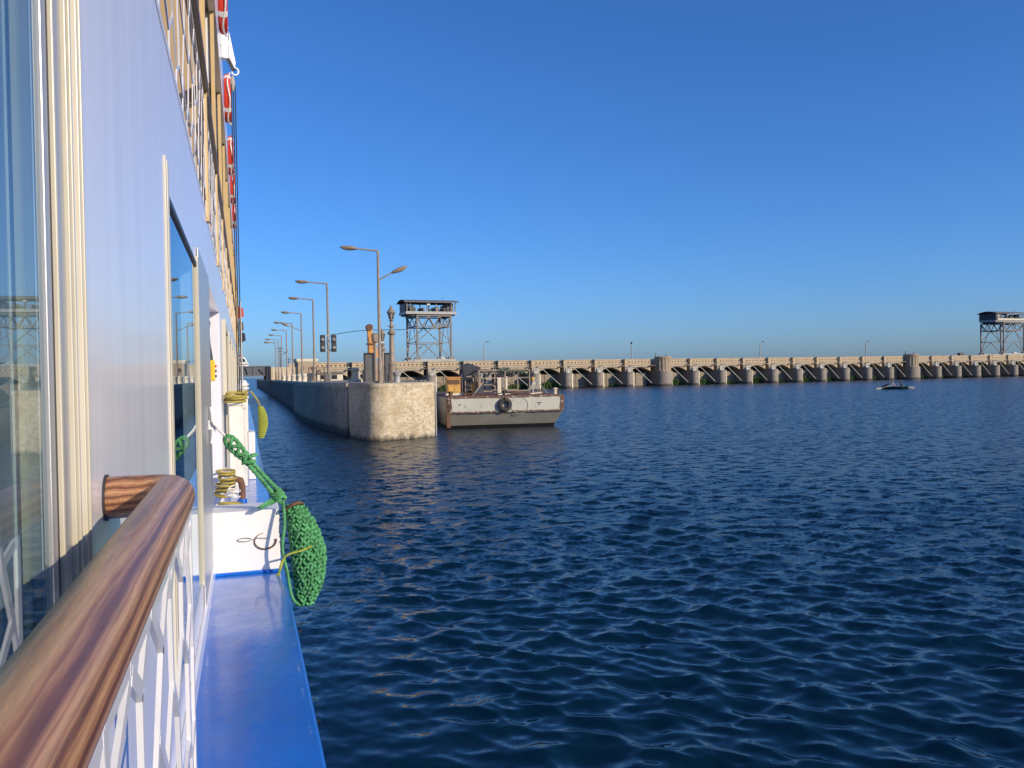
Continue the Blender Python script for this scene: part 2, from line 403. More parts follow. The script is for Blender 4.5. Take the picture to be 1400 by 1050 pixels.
# ------------------------------------------------------------------ water: one sheet, finely divided where the camera looks
def build_water():
    rng = np.random.default_rng(11)
    rad = np.concatenate([np.linspace(.05, 4.2, 10)[:-1], 2.95*826/np.linspace(580, 6, 640), [500, 700, 1000, 1600, 3000, 6000, 12000]])
    az = np.concatenate([np.linspace(-162, -24, 24)[:-1], np.linspace(-24, 64, 1060), np.linspace(64, 198, 24)[1:]])
    A, D = np.meshgrid(np.radians(az), rad)
    x = D*np.sin(A); y = D*np.cos(A); z = np.zeros_like(x); dx = np.zeros_like(x); dy = np.zeros_like(x)
    cell = np.gradient(rad)[:, None]*np.ones_like(x)          # radial sampling step
    wind = R(216)                                             # the waves run towards this azimuth
    lost = np.zeros_like(x)                                   # slope variance of waves too short for the local mesh
    for i in range(130):
        lam = .13*(1.1/.13)**rng.random()
        th = wind + rng.normal(0, .72); kk = 2*math.pi/lam; kx, ky = math.sin(th)*kk, math.cos(th)*kk
        st = .0225*math.exp(-.5*((math.log(lam/.40))/.7)**2)+.006; amp = st/kk
        ph = rng.random()*2*math.pi
        att = np.clip((lam/cell-2.2)/3, 0, 1); lost += (1-att*att)*st*st*.5
        p = kx*x+ky*y+ph
        z += att*amp*np.cos(p); dx -= att*amp*.95*math.sin(th)*np.sin(p); dy -= att*amp*.95*math.cos(th)*np.sin(p)
    # gusts: patches of rougher and calmer water
    g = .86+.26*np.sin(x*.045+1.3+.6*np.sin(y*.03))*np.sin(y*.06+.7+.5*np.sin(x*.05))
    shore = np.clip((x-.5)/1.5, .35, 1)
    z *= g*shore
    x2 = x+dx*g*shore; y2 = y+dy*g*shore
    nr, nc = x.shape
    co_ = np.stack([x2, y2, z], -1).reshape(-1, 3).astype(np.float32)
    idx = np.arange(nr*nc).reshape(nr, nc)
    q = np.stack([idx[:-1, :-1], idx[:-1, 1:], idx[1:, 1:], idx[1:, :-1]], -1).reshape(-1, 4)[:, ::-1]
    # close the sheet behind the camera
    w = np.stack([idx[:-1, -1], idx[:-1, 0], idx[1:, 0], idx[1:, -1]], -1)[:, ::-1]; q = np.concatenate([q, w])
    me = bpy.data.meshes.new('water'); me.vertices.add(len(co_)); me.vertices.foreach_set('co', co_.ravel())
    me.loops.add(q.size); me.loops.foreach_set('vertex_index', q.ravel().astype(np.int32))
    me.polygons.add(len(q)); me.polygons.foreach_set('loop_start', (np.arange(len(q))*4).astype(np.int32))
    me.polygons.foreach_set('loop_total', np.full(len(q), 4, np.int32))
    me.update(); me.shade_smooth(); me.materials.append(M['water'])
    a2 = me.attributes.new('unresolved', 'FLOAT', 'POINT'); a2.data.foreach_set('value', np.clip(np.sqrt(.30*np.sqrt(lost)), .05, .22).ravel().astype(np.float32))
    at = me.attributes.new('ripple', 'FLOAT', 'POINT'); at.data.foreach_set('value', (np.sqrt(lost*1.3+.026**2)*g).ravel().astype(np.float32))
    o = link('water', me); o['kind'] = 'structure'
build_water()
# ------------------------------------------------------------------ lock wall (the island between lock and river)
LZ = 2.64
def lock_wall():
    t = empty('lock_wall', (0, 0, 0), 0, 'long weathered concrete lock wall with a blunt nose rising from the water', 'lock wall')
    left = [(4.15, 300), (4.15, 140), (4.15, 68.9), (4.6, 68.9), (4.6, 68.0), (3.72, 68.0), (3.72, 58), (3.84, 54), (4.05, 50), (4.35, 46), (4.73, 42.3), (4.84, 41.55),
            (5.2, 41.5), (5.23, 41.2), (4.88, 41.2), (5.06, 39.6), (5.2, 38.6)]
    c = (5.98, 38.22); nose = [(c[0]+.75*math.cos(a), c[1]+.75*math.sin(a)) for a in [R(x) for x in range(196, 297, 10)]]
    c2 = (8.36, 39.02); nose2 = [(c2[0]+.34*math.cos(a), c2[1]+.34*math.sin(a)) for a in [R(x) for x in (300, 320, 340, 360)]]
    right = [(8.72, 60), (8.9, 110), (9, 139), (9, 300)]
    poly = left+nose+nose2+right
    # ring of walls with uneven courses in height, then the paved top
    zs = [-1.5, 0, .4, .95, 1.5, 2.05, 2.42]
    m = MB(); n = len(poly); vs = []
    for zi, z in enumerate(zs):
        for x, y in poly:
            k = mnoise.noise((x*1.7, y*1.7, z*3))*.02
            vs.append((x+k, y-k, z))
    fs = [(i*n+j, i*n+(j+1) % n, (i+1)*n+(j+1) % n, (i+1)*n+j) for i in range(len(zs)-1) for j in range(n)]
    nl = len(left)-5
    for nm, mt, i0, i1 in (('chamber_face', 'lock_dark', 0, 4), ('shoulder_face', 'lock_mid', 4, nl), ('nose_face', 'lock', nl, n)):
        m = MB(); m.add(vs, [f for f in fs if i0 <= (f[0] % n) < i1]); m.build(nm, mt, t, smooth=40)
    cx, cy = 6.4, 70
    def grow(g):
        out = []
        for i, (x, y) in enumerate(poly):
            a = Vector(poly[i-1]); b = Vector(poly[(i+1) % n]); d = (b-a).normalized(); nn = Vector((d.y, -d.x))
            out.append((x+nn.x*g, y+nn.y*g))
        return out
    MB().prism(grow(.035), 2.42, LZ-.05, grow(.035)).build('coping', 'lock', t, smooth=40)
    MB().prism(grow(.035), LZ-.05, LZ, grow(-.02)).build('paving', 'pave', t, smooth=0)
    return t
lock_wall()
# the other side of the lock and the road on it, behind the ship
qw = empty('quay_wall', (0, 0, 0), 0, 'far bank quay wall of the lock behind the cruise ship', 'quay wall')
MB().box(-60, 128, -1.5, -14, 300, LZ).build('wall_face', 'lock', qw)

# ------------------------------------------------------------------ barrage
T1 = Vector((82.2, 151.7, 0)); BANG = math.atan2(7.2, 71.6)
def bpt(s, y, z):     # a point in the barrage's own frame -> world
    return (T1.x+s*math.cos(BANG)-y*math.sin(BANG), T1.y+s*math.sin(BANG)+y*math.cos(BANG), z)
bar_ = empty('barrage', T1, BANG, 'long sandstone river barrage of many low arches with grey piers and round turrets', 'barrage')
FY = 2.4                    # facade behind the pier noses
def bay_meshes():
    out = {}
    # bay wall: pier centre at s=0, next pier centre at s=7
    m = MB(); x0, x1 = -.1, 6.05; top = 4.55
    def az(s):
        if s <= 1.0 or s >= 6.0: return 2.95
        u = (s-3.5)/2.5; return 2.98+.80*(1-abs(u)**2.1)
    ss = [x0, .6, 1.0, 1.001]+[1+5*i/18 for i in range(1, 18)]+[5.999, x1]
    def sheet(y0, y1, a, b):
        pass
    vs = []; n = len(ss)
    for yy in (FY, FY+7.2):
        for s_ in ss: vs.append((s_, yy, az(s_)))
        for s_ in ss: vs.append((s_, yy, top))
    fs = []
    for i in range(n-1):
        fs += [(i, i+1, n+i+1, n+i), (2*n+i+1, 2*n+i, 3*n+i, 3*n+i+1), (i+1, i, 2*n+i, 2*n+i+1), (n+i, n+i+1, 3*n+i+1, 3*n+i)]
    fs += [(0, n, 3*n, 2*n), (n-1, 2*n+n-1, 3*n+n-1, n+n-1)]
    m.add(vs, fs)
    # raised arch ring
    a = [(s_, az(s_)) for s_ in ss if 1.0 <= s_ <= 6.0]
    for (sa, za), (sb, zb) in zip(a[:-1], a[1:]):
        m.add([(sa, FY-.05, za-.004), (sb, FY-.05, zb-.004), (sb, FY-.05, zb+.17), (sa, FY-.05, za+.17), (sa, FY+.02, za-.004), (sb, FY+.02, zb-.004), (sb, FY+.02, zb+.17), (sa, FY+.02, za+.17)],
              [(0, 1, 2, 3), (3, 2, 6, 7), (0, 4, 5, 1)])
    out['bay_wall'] = m.mesh('bay_wall', M['sand'])
    # parapet with a row of slots
    m = MB(); m.box(x0-.02, FY-.10, 4.55, x1+.02, FY+.5, 4.66)
    m.box(x0, FY, 4.66, x1, FY+.4, 4.78)
    k = 7; e = x0
    for i in range(k):
        c = .9+i*(4.7/(k-1)); m.box(e, FY, 4.78, c-.13, FY+.4, 5.04); e = c+.13
    m.box(e, FY, 4.78, x1, FY+.4, 5.04); m.box(x0+.02, FY+.34, 4.78, x1-.02, FY+.38, 5.04)
    m.box(x0, FY, 5.04, x1, FY+.4, 5.34); m.box(x0-.03, FY-.08, 5.34, x1+.03, FY+.48, 5.52)
    out['parapet'] = m.mesh('parapet', M['sand'], 0)
    # recess behind the slot over the pier, its shade put in as near-black
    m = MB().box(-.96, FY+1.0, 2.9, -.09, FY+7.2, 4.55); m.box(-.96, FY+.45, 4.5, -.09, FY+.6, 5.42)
    out['recess'] = m.mesh('recess', M['shade_dark'], 0)
    # pier with a round nose towards the river
    pl = [(-1, 12), (-1, 1.02)]+[(-math.cos(t), 1-math.sin(t)) for t in [R(x) for x in range(6, 148, 9)]]+[(.985, .72), (.985, 12)]
    m = MB().prism(pl, -1.5, 2.72); cap = [(x*1.05, y if y > 2 else (y-1)*1.05+1) for x, y in pl]
    m.prism(cap, 2.72, 2.95)
    out['pier'] = m.mesh('pier', M['pier'], 40)
    m = MB().extr([(.46, .06, -.3), (.92, .46, -.3), (.80, .56, -.3), (.40, .2, -.3)], (0, 0, 3.02))
    out['quoin'] = m.mesh('quoin', M['cream_stone'], 0)
    m = MB(); gy = FY+1.6
    for i in range(6):
        m.box(1.02, gy+(.03 if i % 2 else 0), .05+i*.44, 5.98, gy+.14, .05+i*.44+.425)
    for s_ in (1.5, 3.5, 5.5): m.box(s_-.07, gy-.10, 0, s_+.07, gy-.002, 2.7)
    m.bar((2.2, gy-.06, 1.8), (3.3, gy-.06, .9), .08)
    out['lower_gate'] = m.mesh('lower_gate', M['gate'], 0)
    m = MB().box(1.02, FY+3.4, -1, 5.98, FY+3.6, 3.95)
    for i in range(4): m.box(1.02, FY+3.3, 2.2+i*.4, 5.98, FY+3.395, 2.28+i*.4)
    out['arch_shade_leaf'] = m.mesh('arch_shade_leaf', M['shade_dark'], 0)  # added near-black leaf, puts the arch's dark depth into colour
    m = MB().bar((1.15, 1.1, 4.15), (5.65, 1.35, .55), .08, .08)
    out['strut'] = m.mesh('strut', M['strut'], 0)
    m = MB().bar((.15, 1.5, 4.2), (5.95, 1.5, 4.2), .10, .13); m.box(5.80, 1.45, 4.0, 5.98, FY+.02, 4.26); m.box(.98, 1.2, 4.06, 1.14, FY+.02, 4.2)
    out['beam'] = m.mesh('beam', M['steel'], 0)
    m = MB()
    for x, y in ((-.05, 1.3), (.95, 1.3), (-.05, 2.2), (.95, 2.2)): m.bar((x, y, 2.95), (x, y, 4.16 if x > .5 else 3.95), .11)
    for y in (1.3, 2.2):
        m.bar((-.05, y, 3.02), (.95, y, 3.75), .09); m.bar((-.05, y, 3.75), (.95, y, 3.02), .09); m.bar((-.05, y, 3.85), (.95, y, 3.85), .08)
        m.lathe([(.02, -.05), (.22, -.05), (.22, .05), (.02, .05)], (0, 0, 0), 10) if False else None
    m.box(.2, 1.35, 2.95, .75, 2.1, 3.35)
    out['winch_frame'] = m.mesh('winch_frame', M['steel_pale'], 0)
    m = MB().bar((-1.02, FY-.02, 4.6), (-1.02, FY-.02, 5.5), .1); m.box(-.98, FY-.35, 4.18, -.35, FY+.02, 4.30)
    out['drain_pipe'] = m.mesh('drain_pipe', M['dark'], 0)
    return out
BMESH = bay_meshes()
def bay(s0, first=False, last=False):
    for nm, me in BMESH.items():
        if first and nm in ('pier', 'quoin', 'winch_frame', 'recess', 'drain_pipe'): continue
        link(nm, me, bar_, (s0, 0, 0))
for g in (-1, 0, 1):
    for i in range(10):
        bay(g*72+1+i*7, i == 0)
def turret(s):
    m = MB(); n = 28
    pl = [(-2, 12), (-2, 1.2)]+[(-2*math.cos(t), 1.9-1.9*math.sin(t)) for t in [R(x) for x in range(10, 172, 9)]]+[(2, 1.2), (2, 12)]
    m.prism([(x*.93, y) for x, y in pl], -1.5, 3.0)
    base = m.build('turret_base', 'pier', bar_, (s, 0, 0), 40)
    m = MB().extr([(1.18, .30, -.3), (1.72, 1.0, -.3), (1.6, 1.15, -.3), (1.05, .45, -.3)], (0, 0, 3.24)); m.build('quoin', 'cream_stone', bar_, (s, 0, 0), 0)
    m = MB(); c = (0, 1.95, 0)
    m.lathe([(1.66, 2.9), (1.66, 3.08), (1.56, 3.1), (1.56, 5.2), (1.66, 5.25), (1.66, 5.38)], c, 24)
    m.lathe([(1.58, 5.38), (1.58, 5.62)], c, 24)
    m.lathe([(1.70, 5.62), (1.74, 5.7), (1.74, 5.92), (1.60, 5.98)], c, 24)
    for j in range(16):
        t = 2*math.pi*(j+.5)/16; x, y = 1.58*math.cos(t), 1.58*math.sin(t)
        m.bar((x, c[1]+y, 3.1), (x, c[1]+y, 5.2), .12)
        m.box(1.6*math.cos(t)-.1, c[1]+1.6*math.sin(t)-.1, 5.37, 1.6*math.cos(t)+.1, c[1]+1.6*math.sin(t)+.1, 5.64)
    m.box(-1.5, 1.95, 2.9, 1.5, 9, 5.5)
    m.build('turret_tower', 'turret', bar_, (s, 0, 0), 30)
    m = MB().bar((-1.5, 2.3, 5.9), (-1.5, 2.3, 6.7), .12); m.bar((.9, 2.0, 5.9), (.9, 2.0, 6.35), .16); m.box(-2.6, 1.7, 4.1, -1.6, 1.9, 4.28)
    m.build('turret_fitting', 'dark', bar_, (s, 0, 0), 0)
for s in (.8, 72.3, 144): turret(s)
m = MB().box(-74, FY+.4, 4.5, 146, FY+6.9, 4.66); m.build('roadway', 'pave', bar_, smooth=0)
m = MB().box(-74, FY+6.9, 4.5, 146, FY+7.3, 5.5); m.build('rear_parapet', 'sand', bar_, smooth=0)
# end tower on the lock wall
m = MB().box(-73.6, 1.6, 2.4, -70.4, 5.2, 5.75); m.build('end_tower', 'turret', bar_, smooth=0, bevel=.05)
m = MB().box(-73.85, 1.35, 5.75, -70.15, 5.45, 6.15); m.box(-73.7, 1.5, 5.55, -70.3, 5.3, 5.75); m.build('end_tower_cap', 'cream_stone', bar_, smooth=0)
for k, (x, z) in enumerate(((-72.8, 4.2), (-71.2, 4.2))):
    MB().box(x-.2, 1.56, z, x+.2, 1.64, z+.6).build('end_tower_slit', 'dark', bar_, smooth=0)

# fence wall between the end tower and the lock
fnc = empty('fence_wall', bpt(-78.2, 2.2, LZ), BANG, 'cream panelled fence wall between the end tower and the bridge', 'fence')
for i in range(7):
    MB().box(-.9+i*.78, 0, 0, -.9+i*.78+.70, .16, 2.15).build('panel', 'fence_wall', fnc, smooth=0)
for i in range(8):
    MB().box(-1.0+i*.78, -.05, 0, -1.0+i*.78+.12, .2, 2.22).build('fence_post', 'cream_stone', fnc, smooth=0)

# lamps along the barrage parapet
def parapet_lamp(s, h, label, hook):
    t = empty('parapet_lamp', bpt(s, FY+.7, 4.66), BANG, label, 'lamp post', 'lamps along the barrage parapet')
    MB().tube([(0, 0, 0), (0, 0, h*.3), (0, 0, h-.4)], [.17, .13, .10], 8).build('pole', 'lamp_grey', t)
    if hook: MB().tube([(0, 0, h-.42), (.02, 0, h-.1), (.2, -.1, h+.1), (.45, -.2, h+.12)], .05, 6).build('arm', 'lamp_grey', t); MB().ellipsoid((.6, -.25, h+.1), (Vector((.26, -.1, 0)), Vector((.05, .12, 0)), Vector((0, 0, .09)))).build('lamp_head', 'dark', t)
    else: MB().lathe([(.1, h-.4), (.2, h-.3), (.2, h-.05), (.06, h+.05)], n=8).build('lamp_head', 'dark', t)
parapet_lamp(-38.6, 4.35, 'lamp post on the parapet just right of the left gantry', True)
parapet_lamp(-6.0, 4.35, 'pale lamp post on the parapet left of the nearer turret', False)
parapet_lamp(27.3, 4.35, 'hooked lamp post on the parapet midway between the two turrets', True)
parapet_lamp(58.8, 4.35, 'hooked lamp post on the parapet left of the farther turret', True)

# ------------------------------------------------------------------ travelling gantries on the barrage
def gantry(s0, w, label, solid_left):
    t = empty('gantry_crane', bpt(s0, FY, 4.66), BANG, label, 'gantry crane', 'travelling gantries on the barrage')
    g = 6.9; z0 = 1.05; zt = 7.3; zu = 9.25   # local heights: sole, truss bottom, truss top
    for y in (.25, g-.25): MB().box(-.8, y-.25, .9, w+.8, y+.25, z0+.22).build('bogie_beam', 'lamp_grey', t, smooth=0)
    for x in (0, w):
        for y in (.25, g-.25):
            m = MB().bar((x, y, z0), (x, y, zu), .30, .30); m.box(x-.55, y-.32, z0+.2, x+.55, y+.32, z0+.55); m.build('leg', 'steel', t, smooth=0)
    for y in (.25, g-.25):
        m = MB(); h = z0+.3; mid = (z0+zt)/2+.1
        m.bar((0, y, mid), (w, y, mid), .13)
        m.bar((0, y, h), (w/2, y, mid), .14); m.bar((w, y, h), (w/2, y, mid), .14)
        m.bar((0, y, mid+.2), (w/2, y, zt), .14); m.bar((w, y, mid+.2), (w/2, y, zt), .14); m.build('side_bracing', 'steel', t, smooth=0)
        m = MB().bar((0, y, zt), (w, y, zt), .20, .22); m.bar((0, y, zu), (w, y, zu), .20, .22)
        k = 6
        for i in range(k):
            a, b = w*i/k, w*(i+1)/k; m.bar((a, y, zt if i % 2 else zu), (b, y, zu if i % 2 else zt), .15)
        m.build('truss', 'steel', t, smooth=0)
    for x in (0, w):
        m = MB().bar((x, .25, zt), (x, g-.25, zt), .2); m.bar((x, .25, zu), (x, g-.25, zu), .2)
        k = 4
        for i in range(k):
            a, b = .25+(g-.5)*i/k, .25+(g-.5)*(i+1)/k; m.bar((x, a, zt if i % 2 else zu), (x, b, zu if i % 2 else zt), .15)
        m.bar((x, .25, z0+.5), (x, g*.36, zt), .12); m.bar((x, g-.25, z0+.5), (x, g*.64, zt), .12)
        m.bar((x, .25, 4.4), (x, g-.25, 4.4), .11)
        m.build('end_truss', 'steel', t, smooth=0)
    m = MB().box(-1.6, 1.6, zu+.1, w+1.3, 1.9, zu+.45); m.box(-1.6, g-1.9, zu+.1, w+1.3, g-1.6, zu+.45)
    m.box(-.6, 1.2, zu-.25, .6, g-1.2, zu+.1); m.box(w-.6, 1.2, zu-.25, w+.6, g-1.2, zu+.1); m.build('carriage', 'dark', t, smooth=0)
    zc = zu+.45
    MB().box(-1.8, 1.1, zc-.1, w+1.5, g-1.1, zc+.40).build('cab_floor', 'lamp_grey', t, smooth=0)
    m = MB()
    for x in (-1.6, -.9, w*.35, w*.62, w+.5, w+1.3):
        for y in (1.25, g-1.25): m.bar((x, y, zc+.25), (x, y, zc+2.1), .16)
    m.bar((-1.7, 1.2, zc+1.0), (w+1.4, 1.2, zc+1.0), .05); m.build('cab_post', 'steel', t, smooth=0)
    m = MB(); b = [(-2.1, .85), (-2.1, .7), (-2.1, 0)]
    n = 8; arc = [(.7+(g-1.4)*i/n, zc+2.02+.55*math.sin(math.pi*i/n)**.8) for i in range(n+1)]
    vs = [(-2.15, y, z) for y, z in arc]+[(w+1.9, y, z) for y, z in arc]+[(-2.15, y, z+.1) for y, z in arc]+[(w+1.9, y, z+.1) for y, z in arc]; q = n+1
    fs = []
    for i in range(n): fs += [(i, i+1, q+i+1, q+i), (2*q+i+1, 2*q+i, 3*q+i, 3*q+i+1), (i+1, i, 2*q+i, 2*q+i+1), (q+i, q+i+1, 3*q+i+1, 3*q+i)]
    fs += [(0, q, 3*q, 2*q), (n, 2*q+n, 3*q+n, q+n)]
    m.add(vs, fs); m.build('cab_roof', 'roof_sheet', t, smooth=20)
    for x in (-1.2, -.1, w-.5, w+.5): MB().box(x-.32, 1.7, zc+.28, x+.32, g-1.6, zc+1.4+.4*math.sin(x*5)).build('motor_housing', 'dark', t, smooth=0)
    MB().box(w*.45, 2, zc+.28, w*.45+.3, 2.4, zc+.9).build('control_stand', 'dark', t, smooth=0)
    for x in (-.65, w+.05): MB().cyl((x, 1.5, zc+.9), (x, g-1.5, zc+.9), .42).build('winch_drum', 'dark', t)
    for x, ww_, hh in ((-1.45, .5, 1.5), (-.35, .7, 1.2), (w*.30, .35, .8), (w*.72, .45, 1.0), (w+.25, .9, 1.35), (w+1.05, .4, 1.6)): MB().box(x-ww_/2, 2.2, zc+.40, x+ww_/2, g-1.3, zc+.4+hh).build('machinery_block', 'roof_sheet', t, smooth=0)
    MB().bar((w*.4, 1.4, zc+2), (w*.4, 1.4, zc+1.6), .5, .4).build('hanging_lamp', 'white_old', t, smooth=0)
    if solid_left:
        m = MB().box(-1.75, 1.05, zc+.2, -.55+.9, g-1.05, zc+1.95); m.build('operator_cabin', 'dark', t, smooth=0)
        MB().box(-1.1, 1.02, zc+1.0, -.4, 1.06, zc+1.7).build('cabin_window', 'canvas', t, smooth=0)
        MB().box(-1.4, .85, zc+.3, w+1.6, 1.0, zc+.75).build('side_board', 'cream', t, smooth=0)
    MB().bar((w*.86, 2, zc+2.5), (w*.86, 2, zc+3.1), .06).build('aerial', 'dark', t, smooth=0)
    return t
gantry(-51.9, 6.5, 'tall steel gantry with a roofed winch cab standing on the barrage behind the barge', False)
gantry(106.6, 7.8, 'tall steel gantry with a dark cabin at the right end of the view', True)
for s, y, nm in ((-46.3, 1.0, 0), (92, 1.2, 1), (112.5, 1.2, 2)):
    m = MB().box(-.75, -.3, 0, .75, .6, .75); m.box(-.9, -.2, .75, .3, .4, .95)
    tag(m.build('equipment_box', 'steel_pale' if nm != 1 else 'dark', None, bpt(s, FY+y, 5.35 if nm == 0 else 5.3), 0, .03),
        ('pale equipment box under the left gantry', 'dark equipment box left of the right gantry', 'pale equipment box beneath the right gantry')[nm], 'box')

# reeds growing at the gates
def reeds(s, w, h, label):
    rng = random.Random(int(s*10)); m = MB()
    for i in range(int(230*w/4)):
        x = rng.uniform(-w/2, w/2); y = rng.uniform(-.7, .7); hh = h*(1-(2*x/w)**4*.6)*rng.uniform(.35, 1.05)
        a = rng.uniform(0, 6.28); l = rng.uniform(.05, .35); ww = rng.uniform(.03, .07)
        p0 = Vector((x, y, -.05)); p1 = Vector((x+l*.3*math.cos(a), y+l*.3*math.sin(a), hh*.6)); p2 = Vector((x+l*math.cos(a), y+l*math.sin(a), hh))
        sx = Vector((math.cos(a+1.5)*ww, math.sin(a+1.5)*ww, 0))
        m.add([p0-sx, p0+sx, p1+sx*1.3, p1-sx*1.3, p2], [(0, 1, 2, 3), (3, 2, 4)])
        if rng.random() < .6:
            q = p1.lerp(p2, .5); m.ellipsoid(q, (Vector((.14, 0, 0)), Vector((0, .14, 0)), Vector((0, 0, .10))), 5, 3)
    return tag(m.build('reed_clump', 'reed', None, bpt(s, FY+1.2, 0), 0), label, 'reeds', 'reeds growing in the arches')
RE = [(-13+1+2.5, 3.2, .55, 'low green growth in the third arch left of the nearer turret'), (3.8+.7, 4.4, 1.25, 'green reeds in the first arch right of the nearer turret'),
      (11.6, 4.6, 1.35, 'green reeds in the second arch right of the nearer turret'), (18.6, 4.2, .75, 'low green reeds in the third arch right of the nearer turret'),
      (25.6, 4.6, 1.5, 'tall bright reeds in the fourth arch right of the nearer turret'), (32.4, 4, .7, 'low reeds in the fifth arch right of the nearer turret'),
      (39.6, 4.5, 1.3, 'reeds in the sixth arch right of the nearer turret'), (46.6, 4.5, 1.0, 'reeds in the seventh arch right of the nearer turret'),
      (53.5, 4.5, 1.2, 'reeds in the eighth arch right of the nearer turret'), (60.6, 4.5, 1.1, 'reeds in the second arch left of the farther turret'),
      (76.5, 4.4, .9, 'low reeds in the first arch right of the farther turret'), (83.6, 4.4, .8, 'reeds in the second arch right of the farther turret'),
      (90.6, 4.4, 1.1, 'reeds in the third arch right of the farther turret'), (97.6, 4.4, 1.0, 'reeds in the fourth arch right of the farther turret'),
      (104.5, 4.4, .9, 'reeds in the fifth arch right of the farther turret'),
      (-24.3, 4.6, 1.5, 'broad green reeds in the arch seen through the barge awning frame'), (-31.5, 4.4, 1.1, 'reeds in the arch behind the barge awning post'),
      (-45.5, 4.4, 1.3, 'dull reeds in the arch just right of the lock nose')]
for a in RE: reeds(*a)

# ------------------------------------------------------------------ swing bridge, minibus, palm beyond the ship's bow
br = empty('swing_bridge', (0, 143.2, 0), 0, 'dark grey plate girder bridge across the lock', 'bridge')
MB().box(-15, 0, 3.42, 3.95, .35, 4.85).build('girder', 'bridge', br, smooth=0)
MB().box(-15, 4.6, 3.42, 3.95, 4.95, 4.85).build('girder', 'bridge', br, smooth=0)
MB().box(-15, .36, 4.2, 4.2, 4.58, 4.40).build('deck', 'dark', br, smooth=0)
m = MB().box(-15, -.12, 4.85, 4.0, .45, 4.98); m.box(-15, -.12, 3.34, 3.95, .45, 3.42); m.build('flange', 'bridge', br, smooth=0)
for i in range(12): MB().box(-14.6+i*1.6, -.1, 3.43, -14.48+i*1.6, -.005, 4.84).build('stiffener', 'bridge', br, smooth=0)
m = MB().bar((2.4, -.16, 4.5), (2.9, -.16, 3.7), .10); m.bar((2.9, -.16, 3.7), (3.4, -.16, 3.7), .1); m.bar((.2, -.16, 4.8), (.6, -.16, 3.6), .1); m.build('brace', 'dark', br, smooth=0)
m = MB().box(3.55, -.3, 2.64, 4.3, .5, 4.9); m.box(3.5, .55, 2.64, 4.3, 4.8, 4.15); m.build('bearing_post', 'dark', br, smooth=0)
m = MB()
bus = empty('minibus', (-1.6, 144.6, 4.42), 0, 'white minibus with a red bundle on its roof crossing the bridge', 'minibus')
pf = [(-2.3, .35), (2.25, .35), (2.35, .6), (2.35, 1.05), (2.12, 1.25), (1.78, 2.0), (1.6, 2.12), (-2.1, 2.12), (-2.3, 1.95)]
MB().extr([(x, 0, z) for x, z in pf], (0, 1.75, 0)).build('body', 'bus', bus, smooth=0, bevel=.06)
for a, b in ((-2.1, -1.15), (-1.05, -.1), (0, .85)): MB().box(a, -.012, 1.3, b, .02, 1.82).build('window', 'glass_dark', bus, smooth=0)
MB().extr([(.98, -.012, 1.3), (1.95, -.012, 1.3), (1.68, -.012, 1.84), (.98, -.012, 1.84)], (0, .03, 0)).build('window', 'glass_dark', bus, smooth=0)
for x in (-1.5, 1.45):
    w_ = MB().cyl((x, -.02, .36), (x, .25, .36), .36, n=18).build('wheel', 'rubber', bus); MB().cyl((x, -.035, .36), (x, -.021, .36), .18, n=12).build('hub', 'lamp_grey', w_)
MB().box(-2.28, -.014, .86, 2.3, .01, .98).build('stripe', 'dark', bus, smooth=0)
MB().ellipsoid((.55, .8, 2.32), (Vector((.75, 0, 0)), Vector((0, .5, 0)), Vector((.05, 0, .24))), 10, 6).build('roof_bundle', 'red_plain', bus)

def palm(x, y, z, h, label, sd):
    rng = random.Random(sd); t = empty('palm_tree', (x, y, z), 0, label, 'palm tree')
    MB().tube([(0, 0, 0), (.1, 0, h*.3), (.25, 0, h*.7), (.3, 0, h)], [.3, .24, .2, .22], 8).build('trunk', 'trunk', t)
    m = MB()
    for i in range(26):
        a = i*2.4+rng.random(); e = rng.uniform(-.5, 1.2); L = rng.uniform(2.0, 2.9); pr = None; P = Vector((.3, 0, h))
        for j in range(9):
            d = Vector((math.cos(a)*math.cos(e), math.sin(a)*math.cos(e), math.sin(e))); Q = P+d*L/9; e -= .22
            sdv = Vector((-math.sin(a), math.cos(a), 0)); w2 = .5*math.sin(math.pi*(j+.7)/10)
            for sg in (-1, 1):
                for q in (0, .5):
                    c = P.lerp(Q, q); tip = c+sdv*sg*w2+d*.25-Vector((0, 0, .12)); m.add([c, c+d*.07, tip], [(0, 1, 2)])
            m.add([P-sdv*.02, P+sdv*.02, Q+sdv*.02, Q-sdv*.02], [(0, 1, 2, 3)]); P = Q
    m.build('crown', 'frond', t, smooth=0)
palm(-1.75, 190, 1.5, 10.6, 'palm tree with drooping brown fronds beyond the bridge', 3)
MB().box(-40, 186, -1, -.7, 260, 1.5).build('far_bank', 'pave', None)['kind'] = 'structure'
